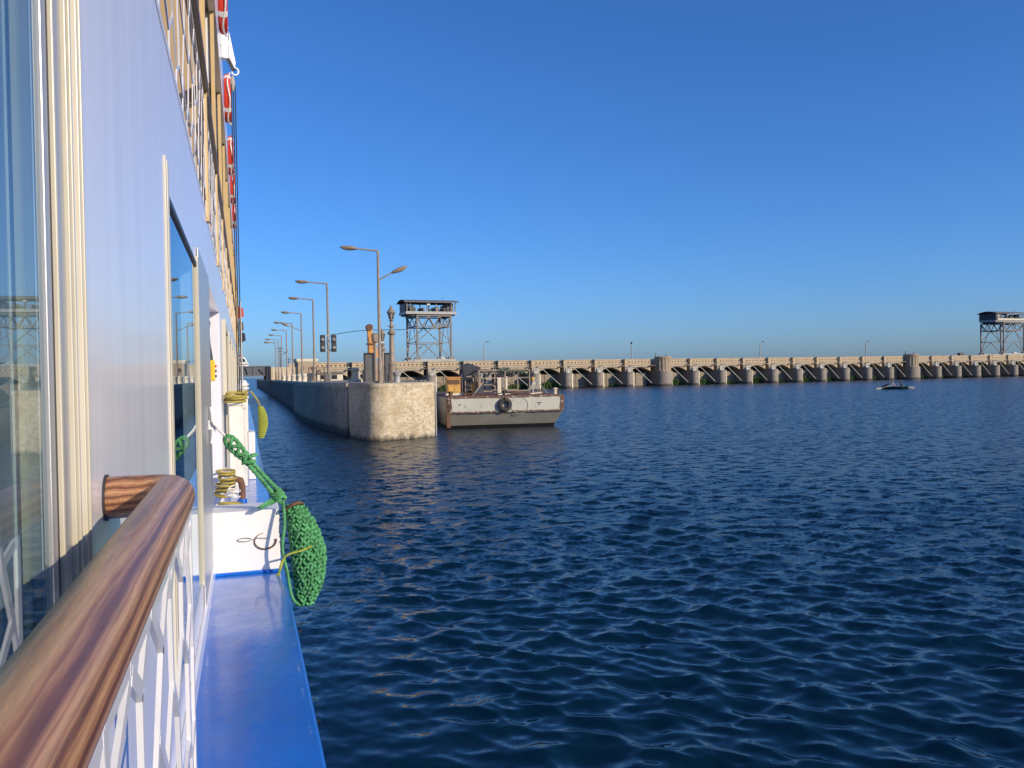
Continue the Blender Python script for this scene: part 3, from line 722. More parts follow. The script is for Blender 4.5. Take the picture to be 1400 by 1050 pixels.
# ------------------------------------------------------------------ things on the lock wall
def street_lamp(x, y, h, label, arm2=None, arm=1.75):
    t = empty('street_lamp', (x, y, LZ), 0, label, 'street lamp', 'street lamps along the lock wall')
    MB().tube([(0, 0, 0), (0, 0, 1.1), (0, 0, 1.15), (0, 0, h)], [.115, .105, .08, .055], 10).build('pole', 'lamp_metal', t)
    def head(p, d, nm='lamp_head'):
        d = Vector(d).normalized(); s_ = d.cross(Vector((0, 0, 1))).normalized(); u_ = s_.cross(d); c = Vector(p)+d*.36
        hd = MB().ellipsoid(c, (d*.42, s_*.16, u_*.10), 12, 8).build(nm, 'lamp_metal', t)
        MB().ellipsoid(c+d*.06-u_*.05, (d*.28, s_*.12, u_*.075), 10, 6).build('lens', 'lens', hd)
    MB().tube([(0, 0, h-.03), (-.25, 0, h+.0), (-arm+.65, 0, h+.06)], [.05, .042, .035], 8).build('arm', 'lamp_metal', t)
    head((-arm+.7, 0, h+.06), (-1, 0, .06))
    if arm2:
        z, dx, dz = arm2; sg = 1 if dx > 0 else -1
        MB().tube([(0, 0, z), (dx-sg*.4, 0, z+dz*.7)], .033, 8).build('arm', 'lamp_metal', t)
        head((dx-sg*.5, 0, z+dz*.6), (sg, 0, .45))
    return t
street_lamp(6.0, 38.3, 6.12, 'double headed street lamp nearest the camera, at the lock nose', (4.75, 1.15, .6), 1.65)
def lampx(px, X=5.0):
    return X/math.tan(math.atan((px-700)/1130)+YAW)
LP = [(450, 'street lamp carrying the traffic signal, second from the lock nose'), (430.3, 'third street lamp from the lock nose, beside the end tower'),
      (413.7, 'street lamp with an extra low arm pointing left, fourth from the lock nose'), (401, 'fifth street lamp from the lock nose'),
      (392.9, 'sixth street lamp from the lock nose'), (386, 'seventh street lamp from the lock nose'),
      (381.5, 'eighth street lamp from the lock nose'), (377.5, 'ninth street lamp from the lock nose'), (374, 'farthest street lamp on the lock wall, by the bridge')]
for i, (px, lb) in enumerate(LP):
    street_lamp(5.0, min(lampx(px), 141.5), 6.1+.06*math.sin(i*3), lb, (4.5, -1.6, .75) if i == 2 else ((3.6, 1.3, .7) if i == 6 else None), 1.75+.1*math.cos(i*2))
# traffic signal: two housings on a bracket
ts = empty('traffic_signal', (5.0, lampx(450)-.02, 4.5), 0, 'traffic signal with two black two-lamp housings on a lamp post', 'traffic signal')
for sx in (-.35, .33):
    hs = MB().box(sx-.15, -.18, 0, sx+.15, .08, 1.05).build('housing', 'dark', ts, smooth=0, bevel=.02)
    for z in (.27, .77):
        MB().cyl((sx, -.30, z), (sx, -.17, z), .13, .12, 14).build('visor', 'dark', ts); MB().cyl((sx, -.305, z), (sx, -.303, z), .09, n=12).build('lens', 'lens', ts)
for z in (.1, 1.0): MB().bar((-.35, -.02, z), (.33, -.02, z), .07).build('bracket', 'lamp_grey', ts, smooth=0)
MB().lathe([(.1, .0), (.1, .2)], (0, .02, .42), 10).build('collar', 'lamp_grey', ts)

def lantern_post(x, y, h, label, k=1.0):
    t = empty('lantern_post', (x, y, LZ), 0, label, 'lantern post', 'ornate lantern posts on the lock wall')
    MB().lathe([(.26*k, 0), (.26*k, .35), (.2*k, .42), (.17*k, .8), (.20*k, .88), (.135*k, 1.0), (.12*k, h*.55), (.10*k, h-1.45), (.17*k, h-1.40), (.20*k, h-1.32), (.11*k, h-1.22),
                (.075*k, h-1.1), (.13*k, h-1.02), (.07*k, h-.94), (.06*k, h-.78), (.12*k, h-.72), (.05*k, h-.66)], n=14).build('column', 'lamp_metal', t)
    b = MB().bar((-.24*k, 0, h-1.0), (.24*k, 0, h-1.0), .035).build('ladder_bar', 'lamp_metal', t)
    MB().lathe([(.09*k, h-.66), (.15*k, h-.40), (.15*k, h-.38), (.06*k, h-.37)], n=6).build('lantern_glass', 'lens', t, smooth=0)
    m = MB()
    for j in range(6):
        a = math.pi*2*j/6; m.bar((.095*k*math.cos(a), .095*k*math.sin(a), h-.67), (.165*k*math.cos(a), .165*k*math.sin(a), h-.37), .025)
    m.build('lantern_frame', 'dark', t, smooth=0)
    MB().lathe([(.23*k, h-.37), (.19*k, h-.30), (.10*k, h-.18), (.06*k, h-.14), (.07*k, h-.08), (.02*k, h)], n=12).build('lantern_roof', 'lamp_metal', t)
lantern_post(6.82, 39.8, 3.72, 'tall ornate lantern post standing right of the nearest street lamp')
lantern_post(8.5, 53, 3.35, 'smaller ornate lantern post half hidden behind the nearest street lamp')
t = empty('deck_light', (6.35, 42, LZ), 0, 'short pale light post with a square lantern left of the nearest street lamp', 'light post')
MB().tube([(0, 0, 0), (0, 0, 2.0)], [.09, .07], 8).build('post', 'lamp_metal', t)
MB().lathe([(.09, 2.0), (.16, 2.06), (.19, 2.38), (.16, 2.45), (.08, 2.5)], n=10).build('lantern', 'lamp_metal', t)
MB().tube([(.02, 0, 1.9), (.25, 0, 2.05), (.42, .02, 2.0)], .035, 6).build('bracket', 'white_old', t)
def panel(x, y, w, label):
    t = empty('upright_panel', (x, y, LZ), R(-14), label, 'panel', 'dark upright panels on the lock nose')
    MB().box(0, 0, .05, w, .55, 1.52).build('board', 'slab', t, smooth=0, bevel=.02)
    m = MB().box(-.03, -.03, 0, .05, .06, 1.58); m.box(w-.05, -.03, 0, w+.03, .06, 1.58); m.box(.05, -.03, 1.5, w-.05, .06, 1.58); m.build('frame', 'dark', t, smooth=0)
panel(6.2, 45, .52, 'dark grey upright panel left of the orange boom')
panel(7.33, 45.2, .42, 'dark grey upright panel between the street lamp and the tall lantern post')
ex = empty('orange_boom', (8.05, 55, LZ), 0, 'orange machine boom standing upright behind the dark panels', 'crane boom')
MB().bar((0, 0, .7), (-.08, 0, 3.55), .34, .3).build('boom', 'orange', ex, smooth=0, bevel=.03)
MB().bar((.12, 0, 2.75), (.42, .1, 1.55), .2, .2).build('stick', 'orange', ex, smooth=0)
m = MB().cyl((-.1, -.25, 3.55), (-.1, .25, 3.55), .22); m.cyl((-.2, -.1, 1.2), (-.18, -.1, 2.9), .06); m.box(-.3, -.25, 2.4, .25, .25, 2.5); m.build('pivot', 'rust', ex)
MB().box(-.5, -.6, 0, .6, .9, .75).build('turntable', 'orange', ex, smooth=0, bevel=.05)
MB().tube([(-2.6, -.3, 3.05), (-1, -.1, 3.3), (0, 0, 3.38), (2.4, .4, 3.42)], .02, 5).build('cable', 'cable', ex)
t = empty('control_cabinet', (7.3, 50, LZ), 0, 'small white control cabinet beside the orange boom', 'cabinet')
MB().box(0, 0, .65, .16, .2, 1.35).build('cabinet_box', 'white_old', t, smooth=0); MB().box(.04, .05, 0, .12, .15, .65).build('stand', 'lamp_metal', t, smooth=0)
t = empty('mooring_bollard', (6.86, 38.75, LZ), 0, 'squat grey bollard at the edge of the lock nose', 'bollard', 'bollards on the lock wall')
MB().lathe([(.17, 0), (.15, .08), (.14, .28), (.19, .36), (.20, .46), (.12, .52)], n=14).build('bollard_body', 'lamp_grey', t)
t2 = empty('capstan', (5.9, 46.5, LZ), 0, 'concrete capstan behind the lock nose edge, right of the traffic signal', 'capstan')
MB().lathe([(.42, 0), (.40, .12), (.22, .2), (.18, .55), (.28, .66), (.28, .74), (.14, .8)], n=14).build('drum', 'cream_stone', t2)
BL = ['pale bollard nearest the end tower railing', 'second pale bollard in the row by the street lamps', 'third pale bollard in the row by the street lamps',
      'fourth pale bollard in the row by the street lamps', 'fifth pale bollard in the row by the street lamps', 'farthest pale bollard in the row by the street lamps']
for i, y in enumerate((58.5, 64.7, 70.5, 79, 88, 99)):
    o = empty('quay_bollard', (4.35, y, LZ), 0, BL[i], 'bollard', 'pale bollards along the lock edge')
    MB().lathe([(.22, 0), (.20, .1), (.2, .38), (.24, .46), (.22, .56), (.12, .62)], n=12).build('bollard_body', 'cream_stone', o)
def railing(x, y, label):
    t = empty('iron_railing', (x, y, LZ), 0, label, 'railing')
    for i in range(6): MB().bar((i*.26, .05*math.sin(i*4), 0), (i*.26, .05*math.sin(i*4), 1.05-.2*(i % 2)), .05).build('upright', 'rust', t, smooth=0)
    m = MB().bar((0, 0, .95), (1.3, 0, .95), .045); m.bar((0, 0, .5), (1.3, 0, .5), .04); m.build('rail', 'rust', t, smooth=0)
railing(4.2, 58.0, 'rusty iron railing by the third street lamp'); 
t = empty('junction_box', (4.75, 50.0, LZ), 0, 'small dark junction box at the foot of the second street lamp', 'box')
MB().box(-.18, 0, 0, .12, .3, .5).build('box_body', 'slab', t, smooth=0, bevel=.02)
ww = empty('low_shed', (6.1, 74, LZ), 0, 'low flat roofed shed on the lock wall behind the capstan', 'shed')
MB().box(0, 0, 0, 2.2, 3, .62).build('shed_wall', 'cream_stone', ww, smooth=0); MB().box(-.2, -.2, .62, 2.4, 3.2, .74).build('shed_roof', 'roof_sheet', ww, smooth=0)
for x in (.3, 1.2): MB().box(x, -.02, .12, x+.5, .02, .5).build('window', 'glass_dark', ww, smooth=0)
rng = random.Random(4); m = MB()
for i in range(70):
    x = 5.9+rng.random()*2.5; y = 38.0+(x-5.6)*.45+rng.random()*.7; r_ = rng.uniform(.03, .09)
    m.ellipsoid((x, y, LZ+r_*.4), (Vector((r_*1.5, rng.uniform(-.03, .03), 0)), Vector((0, r_, 0)), Vector((0, 0, r_*.8))), 6, 4)
o = tag(m.build('rubble', 'slab', None), 'loose dark rubble along the edge of the lock nose', 'rubble'); o['kind'] = 'stuff'
t = empty('gauge_pole', (8.83, 39.3, 0), 0, 'thin pale gauge pole fixed to the right corner of the lock nose', 'pole')
MB().box(-.022, -.03, -.3, .022, .03, 2.95).build('pole_board', 'lamp_grey', t, smooth=0); MB().box(-.16, .0, 1.8, -.03, .04, 1.9).build('bracket', 'rust', t, smooth=0)
t = empty('concrete_block', (9.02, 47, 0), 0, 'low pale concrete landing between the lock nose and the barge', 'landing')
MB().box(0, 0, -1, 1.0, 9, 1.95).build('block', 'cream_stone', t, smooth=0, bevel=.04); MB().box(-.02, -.06, 1.78, 1.06, 9, 2.0).build('cap', 'pave', t, smooth=0)
# power line poles in the far distance beyond the bridge
for i, (x, y, h) in enumerate(((8.5, 210, 8), (13, 260, 9))):
    t = empty('power_pole', (x, y, LZ if i == 0 else 0), 0, ('thin power pole beyond the cream fence wall', 'farther thin power pole behind the street lamps')[i], 'power pole')
    MB().tube([(0, 0, 0), (0, 0, h)], [.14, .08], 6).build('pole', 'dark', t); m = MB().bar((-.9, 0, h-.5), (.9, 0, h-.5), .1); m.bar((-.7, 0, h-1.2), (.7, 0, h-1.2), .1); m.build('crossarm', 'dark', t, smooth=0)

# ------------------------------------------------------------------ barge
BX, BY, BA = 10.38, 43.3, R(-6)
bg_ = empty('work_barge', (BX, BY, 0), BA, 'pale grey rusty work barge moored beside the lock nose', 'barge')
BW, BLEN = 6.45, 13.0
def bpnt(x, y, z): return (BX+x*math.cos(BA)-y*math.sin(BA), BY+x*math.sin(BA)+y*math.cos(BA), z)
def hull_strip(z0, z1, in0, in1, nm, mt, side0, side1):
    vs = [];
    for z, i, sd_ in ((z0, in0, side0), (z1, in1, side1)):
        vs += [(sd_*.3, i, z), (BW-sd_, i, z), (BW-sd_, BLEN, z), (sd_*.3, BLEN, z)]
    MB().add(vs, [(0, 1, 5, 4), (1, 2, 6, 5), (2, 3, 7, 6), (3, 0, 4, 7), (4, 5, 6, 7), (3, 2, 1, 0)]).build(nm, mt, bg_, smooth=0, bevel=.015)
hull_strip(.90, 1.72, .02, 0, 'upper_plate', 'barge', .02, 0)
hull_strip(.16, .90, .75, .02, 'lower_plate', 'barge_low', .30, .02)
hull_strip(-.5, .16, 1.2, .76, 'bottom_plate', 'barge_black', .5, .31)
# flaking rubbing edges, slightly wavy
def flake(a, b, w, d, nm='edge_strip'):
    a, b = Vector(a), Vector(b); n = 26; m = MB(); vs = []
    for i in range(n+1):
        p = a.lerp(b, i/n); k = mnoise.noise(p*2.3)*.5+.5; q = mnoise.noise(p*3.1+Vector((7, 1, 2)))*.03
        ww_ = w*(.55+.8*k)
        if abs((b-a).normalized().z) < .5: vs += [(p.x, p.y-d, p.z-ww_/2+q), (p.x, p.y-d, p.z+ww_/2+q), (p.x, p.y+.06, p.z+ww_/2+q), (p.x, p.y+.06, p.z-ww_/2+q)]
        else: vs += [(p.x-ww_/2+q, p.y-d, p.z), (p.x-ww_/2+q, p.y+.06, p.z), (p.x+ww_/2+q, p.y+.06, p.z), (p.x+ww_/2+q, p.y-d, p.z)]
    fs = [(i*4+j, i*4+(j+1) % 4, (i+1)*4+(j+1) % 4, (i+1)*4+j) for i in range(n) for j in range(4)]
    m.add(vs, fs); m.build(nm, 'barge_flake', bg_, smooth=0)
flake((.02, 0, 1.70), (BW, 0, 1.72), .10, .03); flake((.05, .02, .90), (BW-.05, .02, .90), .09, .03)
flake((.10, 0, .92), (.06, 0, 1.70), .26, .02); flake((BW-.10, 0, .92), (BW-.06, 0, 1.70), .24, .02)
MB().add([(.03, .0, 1.72), (BW-.03, .0, 1.72), (BW-.03, BLEN, 1.72), (.03, BLEN, 1.72), (.03, .0, 1.78), (BW-.03, .0, 1.78), (BW-.03, BLEN, 1.78), (.03, BLEN, 1.78)],
         [(0, 1, 5, 4), (1, 2, 6, 5), (2, 3, 7, 6), (3, 0, 4, 7), (4, 5, 6, 7)]).build('deck', 'rust', bg_, smooth=0)
m = MB().lathe([(.13, 0), (.12, .42), (.15, .44), (.15, .5)], (.2, .25, 1.55), 12); m.build('corner_post', 'rust', bg_)
m = MB().box(-.06, -.02, .1, .14, .2, 1.62); m.build('corner_fender', 'rust', bg_, smooth=0)
for x, y in ((6.05, .35), (6.25, .8)):
    MB().lathe([(.10, 0), (.09, .22), (.13, .25), (.13, .33), (.07, .36)], (x, y, 1.78), 10).build('bollard', 'cream_stone' if y < .5 else 'rust', bg_)
MB().lathe([(.08, 0), (.07, .22), (.11, .24), (.11, .3)], (3.12, .12, 1.76), 10).build('bollard', 'dark', bg_)
m = MB()
for i in range(40): a = 2*math.pi*i/40; m.add([], [])
m.tube([(3.95+.48*math.cos(2*math.pi*i/40), -.012, 1.22+.44*math.sin(2*math.pi*i/40)) for i in range(40)], .012, 5, closed=True)
m.build('scuff_ring', 'barge_low', bg_)
MB().box(4.95, -.02, 1.33, 5.2, .0, 1.36).build('slot', 'dark', bg_, smooth=0); MB().box(5.05, -.02, 1.22, 5.09, .0, 1.30).build('slot', 'dark', bg_, smooth=0); MB().box(.62, -.02, 1.3, .69, .0, 1.36).build('slot', 'dark', bg_, smooth=0)
# deck frame: awning stanchions and pipes
m = MB()
for x in (2.1, 3.62, 5.05):
    for y in (2.2, 5.4): m.bar((x, y, 1.78), (x, y, 3.18), .07)
m.build('stanchion', 'lamp_metal', bg_, smooth=0)
m = MB()
for y in (2.2, 5.4):
    m.bar((2.1, y, 3.15), (5.05, y, 3.18), .075); m.bar((2.1, y, 2.72), (5.05, y, 2.72), .06); m.bar((2.1, y, 2.34), (3.6, y, 2.34), .05); m.bar((2.1, y, 1.98), (5.05, y, 1.98), .06)
for x in (2.1, 3.62, 5.05): m.bar((x, 2.2, 3.16), (x, 5.4, 3.16), .06)
m.build('awning_pipe', 'lamp_metal', bg_, smooth=0)
def rag(x0, x1, y, z, n, seed, drop, mt):
    rg = random.Random(seed); m = MB(); vs = []; cols = 18; rows = 5
    for j in range(rows+1):
        for i in range(cols+1):
            u = i/cols; dd = drop*(.45+.55*abs(mnoise.noise((u*5+seed, 0, 0)))*1.9)*j/rows
            vs.append((x0+(x1-x0)*u+.03*math.sin(i*2.1+j), y+.07*math.sin(i*1.9+j*1.3)+.02*j, z-dd+.03*math.sin(i)))
    fs = [(j*(cols+1)+i, j*(cols+1)+i+1, (j+1)*(cols+1)+i+1, (j+1)*(cols+1)+i) for j in range(rows) for i in range(cols) if not (j > 1 and rg.random() < .22)]
    m.add(vs, fs); o = m.build('torn_awning', mt, bg_, smooth=60); s_ = o.modifiers.new('thick', 'SOLIDIFY'); s_.thickness = .02
rag(3.62, 5.0, 2.22, 3.2, 8, 5, .55, 'rag_green'); rag(2.2, 3.3, 2.24, 3.2, 8, 9, .42, 'canvas'); rag(3.2, 3.9, 2.15, 3.3, 8, 2, .5, 'rag_green'); rag(2.3, 4.9, 5.4, 3.2, 9, 3, .8, 'tarp')
MB().box(2.55, 2.5, 1.95, 2.88, 2.58, 2.95).build('hanging_board', 'canvas', bg_, smooth=0)
MB().box(3.1, 1.9, 1.78, 3.32, 2.1, 2.75).build('pale_column', 'cream_stone', bg_, smooth=0, bevel=.02)
# machinery
def mach(name, label, cat, x, y, z=1.78): return empty(name, bpnt(x+.35, y, z), BA, label, cat)
t = mach('engine_cabinet', 'ochre engine cabinet on the left of the barge deck', 'cabinet', .0, 2.7)
MB().box(0, 0, .12, .75, .8, .98).build('cabinet_body', 'ochre', t, smooth=0, bevel=.03)
for a in (.06, .40): MB().box(a, -.03, .2, a+.29, 0, .52).build('door', 'ochre', t, smooth=0, bevel=.008)
MB().box(.04, -.02, .62, .71, 0, .9).build('grille', 'rust', t, smooth=0); MB().box(-.05, -.05, .98, .8, .85, 1.05).build('cabinet_lid', 'orange', t, smooth=0); MB().box(-.06, -.04, 0, .82, .85, .11).build('skid', 'white_old', t, smooth=0)
t = mach('deck_winch', 'dark winch with big drums under the hopper on the barge', 'winch', 1.25, 3.2)
m = MB().cyl((0, .2, .42), (0, 1.4, .42), .4, n=18); m.cyl((.55, .1, .35), (.55, 1.0, .35), .33, n=18); m.build('drum', 'dark', t)
m = MB()
for y in (.12, 1.42): m.tube([(.43*math.cos(2*math.pi*i/20), y, .42+.43*math.sin(2*math.pi*i/20)) for i in range(20)], .045, 6, closed=True)
m.build('flange', 'rust', t)
MB().cyl((.55, .0, .40), (.55, .08, .40), .36, n=20).build('gear', 'ochre', t)
m = MB()
for x in (-.3, .28, .86): m.bar((x, .1, 0), (x, .1, 1.25), .08)
m.bar((-.3, .1, 1.22), (.86, .1, 1.22), .08); m.build('winch_frame', 'steel_pale', t, smooth=0)
t = mach('hopper', 'dark blue-black sheet hopper raised above the winch on the barge', 'hopper', 1.05, 3.0, 2.85)
m = MB().add([(0, 0, 0), (.75, .0, .08), (.75, .8, .08), (0, .8, 0), (-.12, -.08, .62), (.95, -.08, .5), (.95, .9, .5), (-.12, .9, .62)], [(3, 2, 1, 0), (0, 1, 5, 4), (1, 2, 6, 5), (2, 3, 7, 6), (3, 0, 4, 7)])
m.add([(-.12, -.08, .62), (.3, .1, .74), (.95, -.08, .5), (.95, .9, .5), (.3, .9, .78), (-.12, .9, .62)], [(0, 2, 1), (1, 2, 3, 4), (3, 5, 4), (5, 0, 1, 4)])
m.build('hopper_body', 'tarp', t, smooth=0)
m = MB()
for x, y in ((.05, .1), (.7, .1), (.05, .75), (.7, .75)): m.bar((x, y, -1.07), (x, y, .04), .06)
m.build('support_leg', 'steel', t, smooth=0)
MB().box(.0, .2, -.85, .5, .8, -.05).build('under_box', 'dark', t, smooth=0)
t = mach('steel_plate', 'dark triangular steel plate leaning beside the winch', 'plate', 1.3, 1.5)
MB().extr([(0, 0, 0), (.55, 0, 0), (.62, 0, .75)], (0, .06, 0)).build('plate_sheet', 'tarp', t, smooth=0); MB().bar((-.03, -.01, .0), (.60, -.01, .78), .04, .03).build('plate_edge', 'steel_pale', t, smooth=0)
t = mach('deck_lamp', 'small post with a yellow lamp on the right of the barge deck', 'deck lamp', 4.55, .8)
MB().tube([(0, 0, 0), (0, 0, .75)], .035, 8).build('post', 'steel_pale', t); MB().lathe([(.05, .74), (.10, .80), (.10, .93), (.03, .98)], n=10).build('lamp', 'ochre', t)
t = mach('tarpaulin', 'grey tarpaulin hung in a peak from the awning post on the barge', 'tarpaulin', 4.75, 2.4, 2.0)
m = MB().add([(-.15, 0, 0), (.55, 0, .05), (.3, .05, .75), (.2, .45, 0), (.1, -.08, .3), (.42, -.06, .33)], [(0, 4, 2), (4, 0, 1, 5), (5, 1, 2), (4, 5, 2), (1, 3, 2), (3, 0, 2)])
m.build('cloth', 'canvas', t, smooth=0)
MB().bar((.3, .05, .7), (.9, -.6, -.2), .02).build('guy_rope', 'white_rope', t, smooth=0)
t = mach('scrap_pile', 'low heap of rusty scrap and timber across the barge foredeck', 'scrap', 2.2, .6); rng = random.Random(12)
for i in range(9):
    x = rng.uniform(-1.5, 2.4); a = rng.uniform(-.4, .4); L = rng.uniform(.4, 1.1)
    MB().bar((x, rng.uniform(0, 1), .04+.03*i % .15), (x+L*math.cos(a), .4+L*math.sin(a), .06+.03*(i % 4)), rng.uniform(.06, .16), .06).build('piece', rng.choice(('rust', 'cream_stone', 'steel_pale', 'rust')), t, smooth=0)
# tyre fender hung on the bow
ty = empty('tyre_fender', bpnt(3.12, -.13, 1.28), BA, 'black tyre hung as a fender on the front of the barge', 'tyre')
prof = []
n1, n2 = 28, 12; vs = []; fs = []
for i in range(n1):
    a = 2*math.pi*i/n1
    for j in range(n2):
        b = 2*math.pi*j/n2; rr = .265+.115*math.copysign(abs(math.cos(b))**.7, math.cos(b)); yy = .105*math.copysign(abs(math.sin(b))**.7, math.sin(b))
        vs.append((rr*math.cos(a), yy, rr*math.sin(a)))
for i in range(n1):
    for j in range(n2): fs.append((i*n2+j, i*n2+(j+1) % n2, ((i+1) % n1)*n2+(j+1) % n2, ((i+1) % n1)*n2+j))
MB().add(vs, fs).build('tyre_body', 'rubber', ty)
MB().rope([(-.02, .03, .33), (-.02, -.13, .25), (-.01, -.12, .44), (0, .05, .58)], .03).build('hanging_rope', 'rust', ty)

# ------------------------------------------------------------------ rowing boat
RB = Vector((82.1, 88.5, 0)); ra = R(-42.9)
rb = empty('rowing_boat', RB, ra, 'small dark rowing boat with two people in front of the barrage', 'boat')
vs = []; st = [(-1.75, .03, .50), (-1.4, .28, .40), (-.7, .52, .33), (0, .60, .31), (.8, .55, .33), (1.45, .42, .38)]
for x, w_, z in st: vs += [(x, -w_, z), (x+(.25 if x < -1 else 0), -w_*.65, -.12), (x+(.25 if x < -1 else 0), w_*.65, -.12), (x, w_, z), (x, w_*.86, z), (x+.1, w_*.5, .02), (x+.1, -w_*.5, .02), (x, -w_*.86, z)]
fs = [(i*8+j, i*8+(j+1) % 8, (i+1)*8+(j+1) % 8, (i+1)*8+j) for i in range(len(st)-1) for j in range(8)]+[tuple(range(8))[::-1], tuple(range(40, 48))]
MB().add(vs, fs).build('hull', 'boat', rb)
for x in (-.45, .65): MB().box(x-.12, -.48, .20, x+.12, .48, .25).build('thwart', 'oar', rb, smooth=0)
def oar(p, q, label):
    t = empty('oar', RB, ra, label, 'oar', 'oars of the rowing boat'); p, q = Vector(p), Vector(q)
    MB().tube([p, p.lerp(q, .72)], .035, 6).build('shaft', 'oar', t); MB().bar(p.lerp(q, .70), q, .05, .24).build('blade', 'oar', t, smooth=0)
oar((-.35, -.35, .52), (-2.35, -1.1, .05), 'pale oar reaching out to the left of the rowing boat'); oar((.1, .3, .52), (2.25, .9, .12), 'pale oar reaching out to the right of the rowing boat')
def person(loc, rz, cloth, label, lean):
    t = empty('person', loc, rz, label, 'person', 'people in the rowing boat')
    V = {'hip': (0, 0, .08), 'waist': (0, lean*.4, .26), 'chest': (0, lean, .50), 'neck': (0, lean*1.1, .66), 'head': (0, lean*1.25, .77), 'crown': (0, lean*1.25, .88),
         'ls': (-.2, lean, .58), 'le': (-.27, lean-.18, .38), 'lh': (-.2, lean-.42, .38), 'rs': (.2, lean, .58), 're': (.27, lean-.18, .38), 'rh': (.2, lean-.42, .38),
         'lk': (-.13, -.42, .22), 'lf': (-.13, -.62, -.12), 'rk': (.13, -.42, .22), 'rf': (.13, -.62, -.12)}
    rd = dict(hip=.16, waist=.14, chest=.17, neck=.06, head=.105, crown=.08, ls=.075, le=.05, lh=.04, rs=.075, re=.05, rh=.04, lk=.08, lf=.06, rk=.08, rf=.06)
    E_ = 'hip-waist waist-chest chest-neck neck-head head-crown chest-ls ls-le le-lh chest-rs rs-re re-rh hip-lk lk-lf hip-rk rk-rf'.split()
    ks = list(V); me = bpy.data.meshes.new('body'); me.from_pydata([V[k] for k in ks], [tuple(ks.index(a) for a in e.split('-')) for e in E_], [])
    b = link('body', me, t); sk = b.modifiers.new('skin', 'SKIN'); me.materials.append(M[cloth])
    for k, d in zip(ks, me.skin_vertices[0].data): d.radius = (rd[k], rd[k]*.8)
    me.skin_vertices[0].data[0].use_root = True
    b.modifiers.new('sub', 'SUBSURF').levels = 1; b.modifiers['sub'].render_levels = 1
    h = Vector((0, lean*1.25, .80))
    MB().ellipsoid(h+Vector((0, -.02, 0)), (Vector((.088, 0, 0)), Vector((0, .11, 0)), Vector((0, 0, .125))), 10, 8).build('face', 'skin', b)
    MB().ellipsoid(h+Vector((0, .025, .03)), (Vector((.10, 0, 0)), Vector((0, .11, 0)), Vector((0, 0, .125))), 10, 8).build('hair', 'hair', b)
def rbp(x, y, z): return (RB.x+x*math.cos(ra)-y*math.sin(ra), RB.y+x*math.sin(ra)+y*math.cos(ra), z)
person(rbp(-.45, 0, .25), ra+R(90), 'shirt', 'person in a pale shirt rowing in the middle of the boat', -.06)
person(rbp(.65, 0, .12), ra+R(90), 'navy', 'person in dark clothes sitting low at the stern of the boat', .05)
tag(MB().ellipsoid((0, 0, 0), (Vector((.42, 0, .20)), Vector((0, .25, 0)), Vector((-.06, 0, .15))), 9, 6).build('net_bundle', 'navy', None, rbp(-1.15, 0, .52)), 'dark net bundle heaped in the bow of the rowing boat', 'net')
# ------------------------------------------------------------------ the cruise ship the camera leans out of
WX, SZ, TZ = -.23, 1.63, 4.08          # side wall plane, ledge height, top of the lower side wall
SH = .24                               # outer edge of the ledge
Y0S, Y1S = -14, 44
ship = empty('cruise_ship', (0, 0, 0), 0, 'white river cruise ship side with blue ledge, lattice balconies and wooden handrail at left', 'cruise ship')
# hull and ledge
m = MB().box(-12.5, Y0S, -.8, SH-.03, Y1S, SZ-.10); m.build('hull', 'blue', ship, smooth=0)
m = MB().box(-12.5, Y0S, SZ-.10, SH, Y1S, SZ); m.build('ledge', 'blue', ship, smooth=0, bevel=.012)
m = MB().box(WX, Y0S, SZ+.001, WX+.02, 5.85, SZ+.10); m.build('skirting', 'ship_white', ship, smooth=0, bevel=.006)
# lower side wall, in panels round the openings
def wall(y0, y1, z0, z1, mt='ship_white'): MB().box(WX-.08, y0, z0, WX, y1, z1).build('wall_panel', mt, ship, smooth=0)
wall(Y0S, -1.9, SZ, TZ); wall(-1.9, 1.15, 3.80, TZ); wall(-1.9, 1.15, SZ, 1.74); wall(1.15, 2.98, SZ, TZ)
wall(2.98, 4.68, 3.565, TZ); wall(2.98, 4.68, SZ, 1.88); wall(4.68, 6.15, SZ, TZ); wall(6.15, 9.1, 3.64, TZ)
wall(9.1, Y1S, SZ, TZ)
# recess with the hanging control box
m = MB().box(-1.1, 9.1, SZ, WX-.081, 9.18, 3.64); m.build('recess_jamb', 'white', ship, smooth=0)
MB().box(-1.1, 6.1, SZ, -1.05, 9.1, 3.64).build('recess_back', 'white', ship, smooth=0); MB().box(-1.1, 6.1, 3.64, WX-.081, 9.1, 3.70).build('recess_ceiling', 'white', ship, smooth=0)
MB().box(-1.1, 6.05, SZ, WX-.081, 6.14, 3.64).build('recess_jamb', 'white', ship, smooth=0)
# rooms behind the glass
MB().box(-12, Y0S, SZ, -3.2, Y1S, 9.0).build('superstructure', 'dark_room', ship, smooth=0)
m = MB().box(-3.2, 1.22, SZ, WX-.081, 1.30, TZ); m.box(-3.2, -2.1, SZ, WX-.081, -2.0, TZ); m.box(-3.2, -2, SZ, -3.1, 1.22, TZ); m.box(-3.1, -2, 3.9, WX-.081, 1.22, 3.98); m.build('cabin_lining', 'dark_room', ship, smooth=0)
m = MB().box(-.62, 2.9, 1.7, -.58, 4.75, 3.7); m.build('dark_backing', 'dark_room', ship, smooth=0)  # dark sheet in place of the unlit room behind the second pane
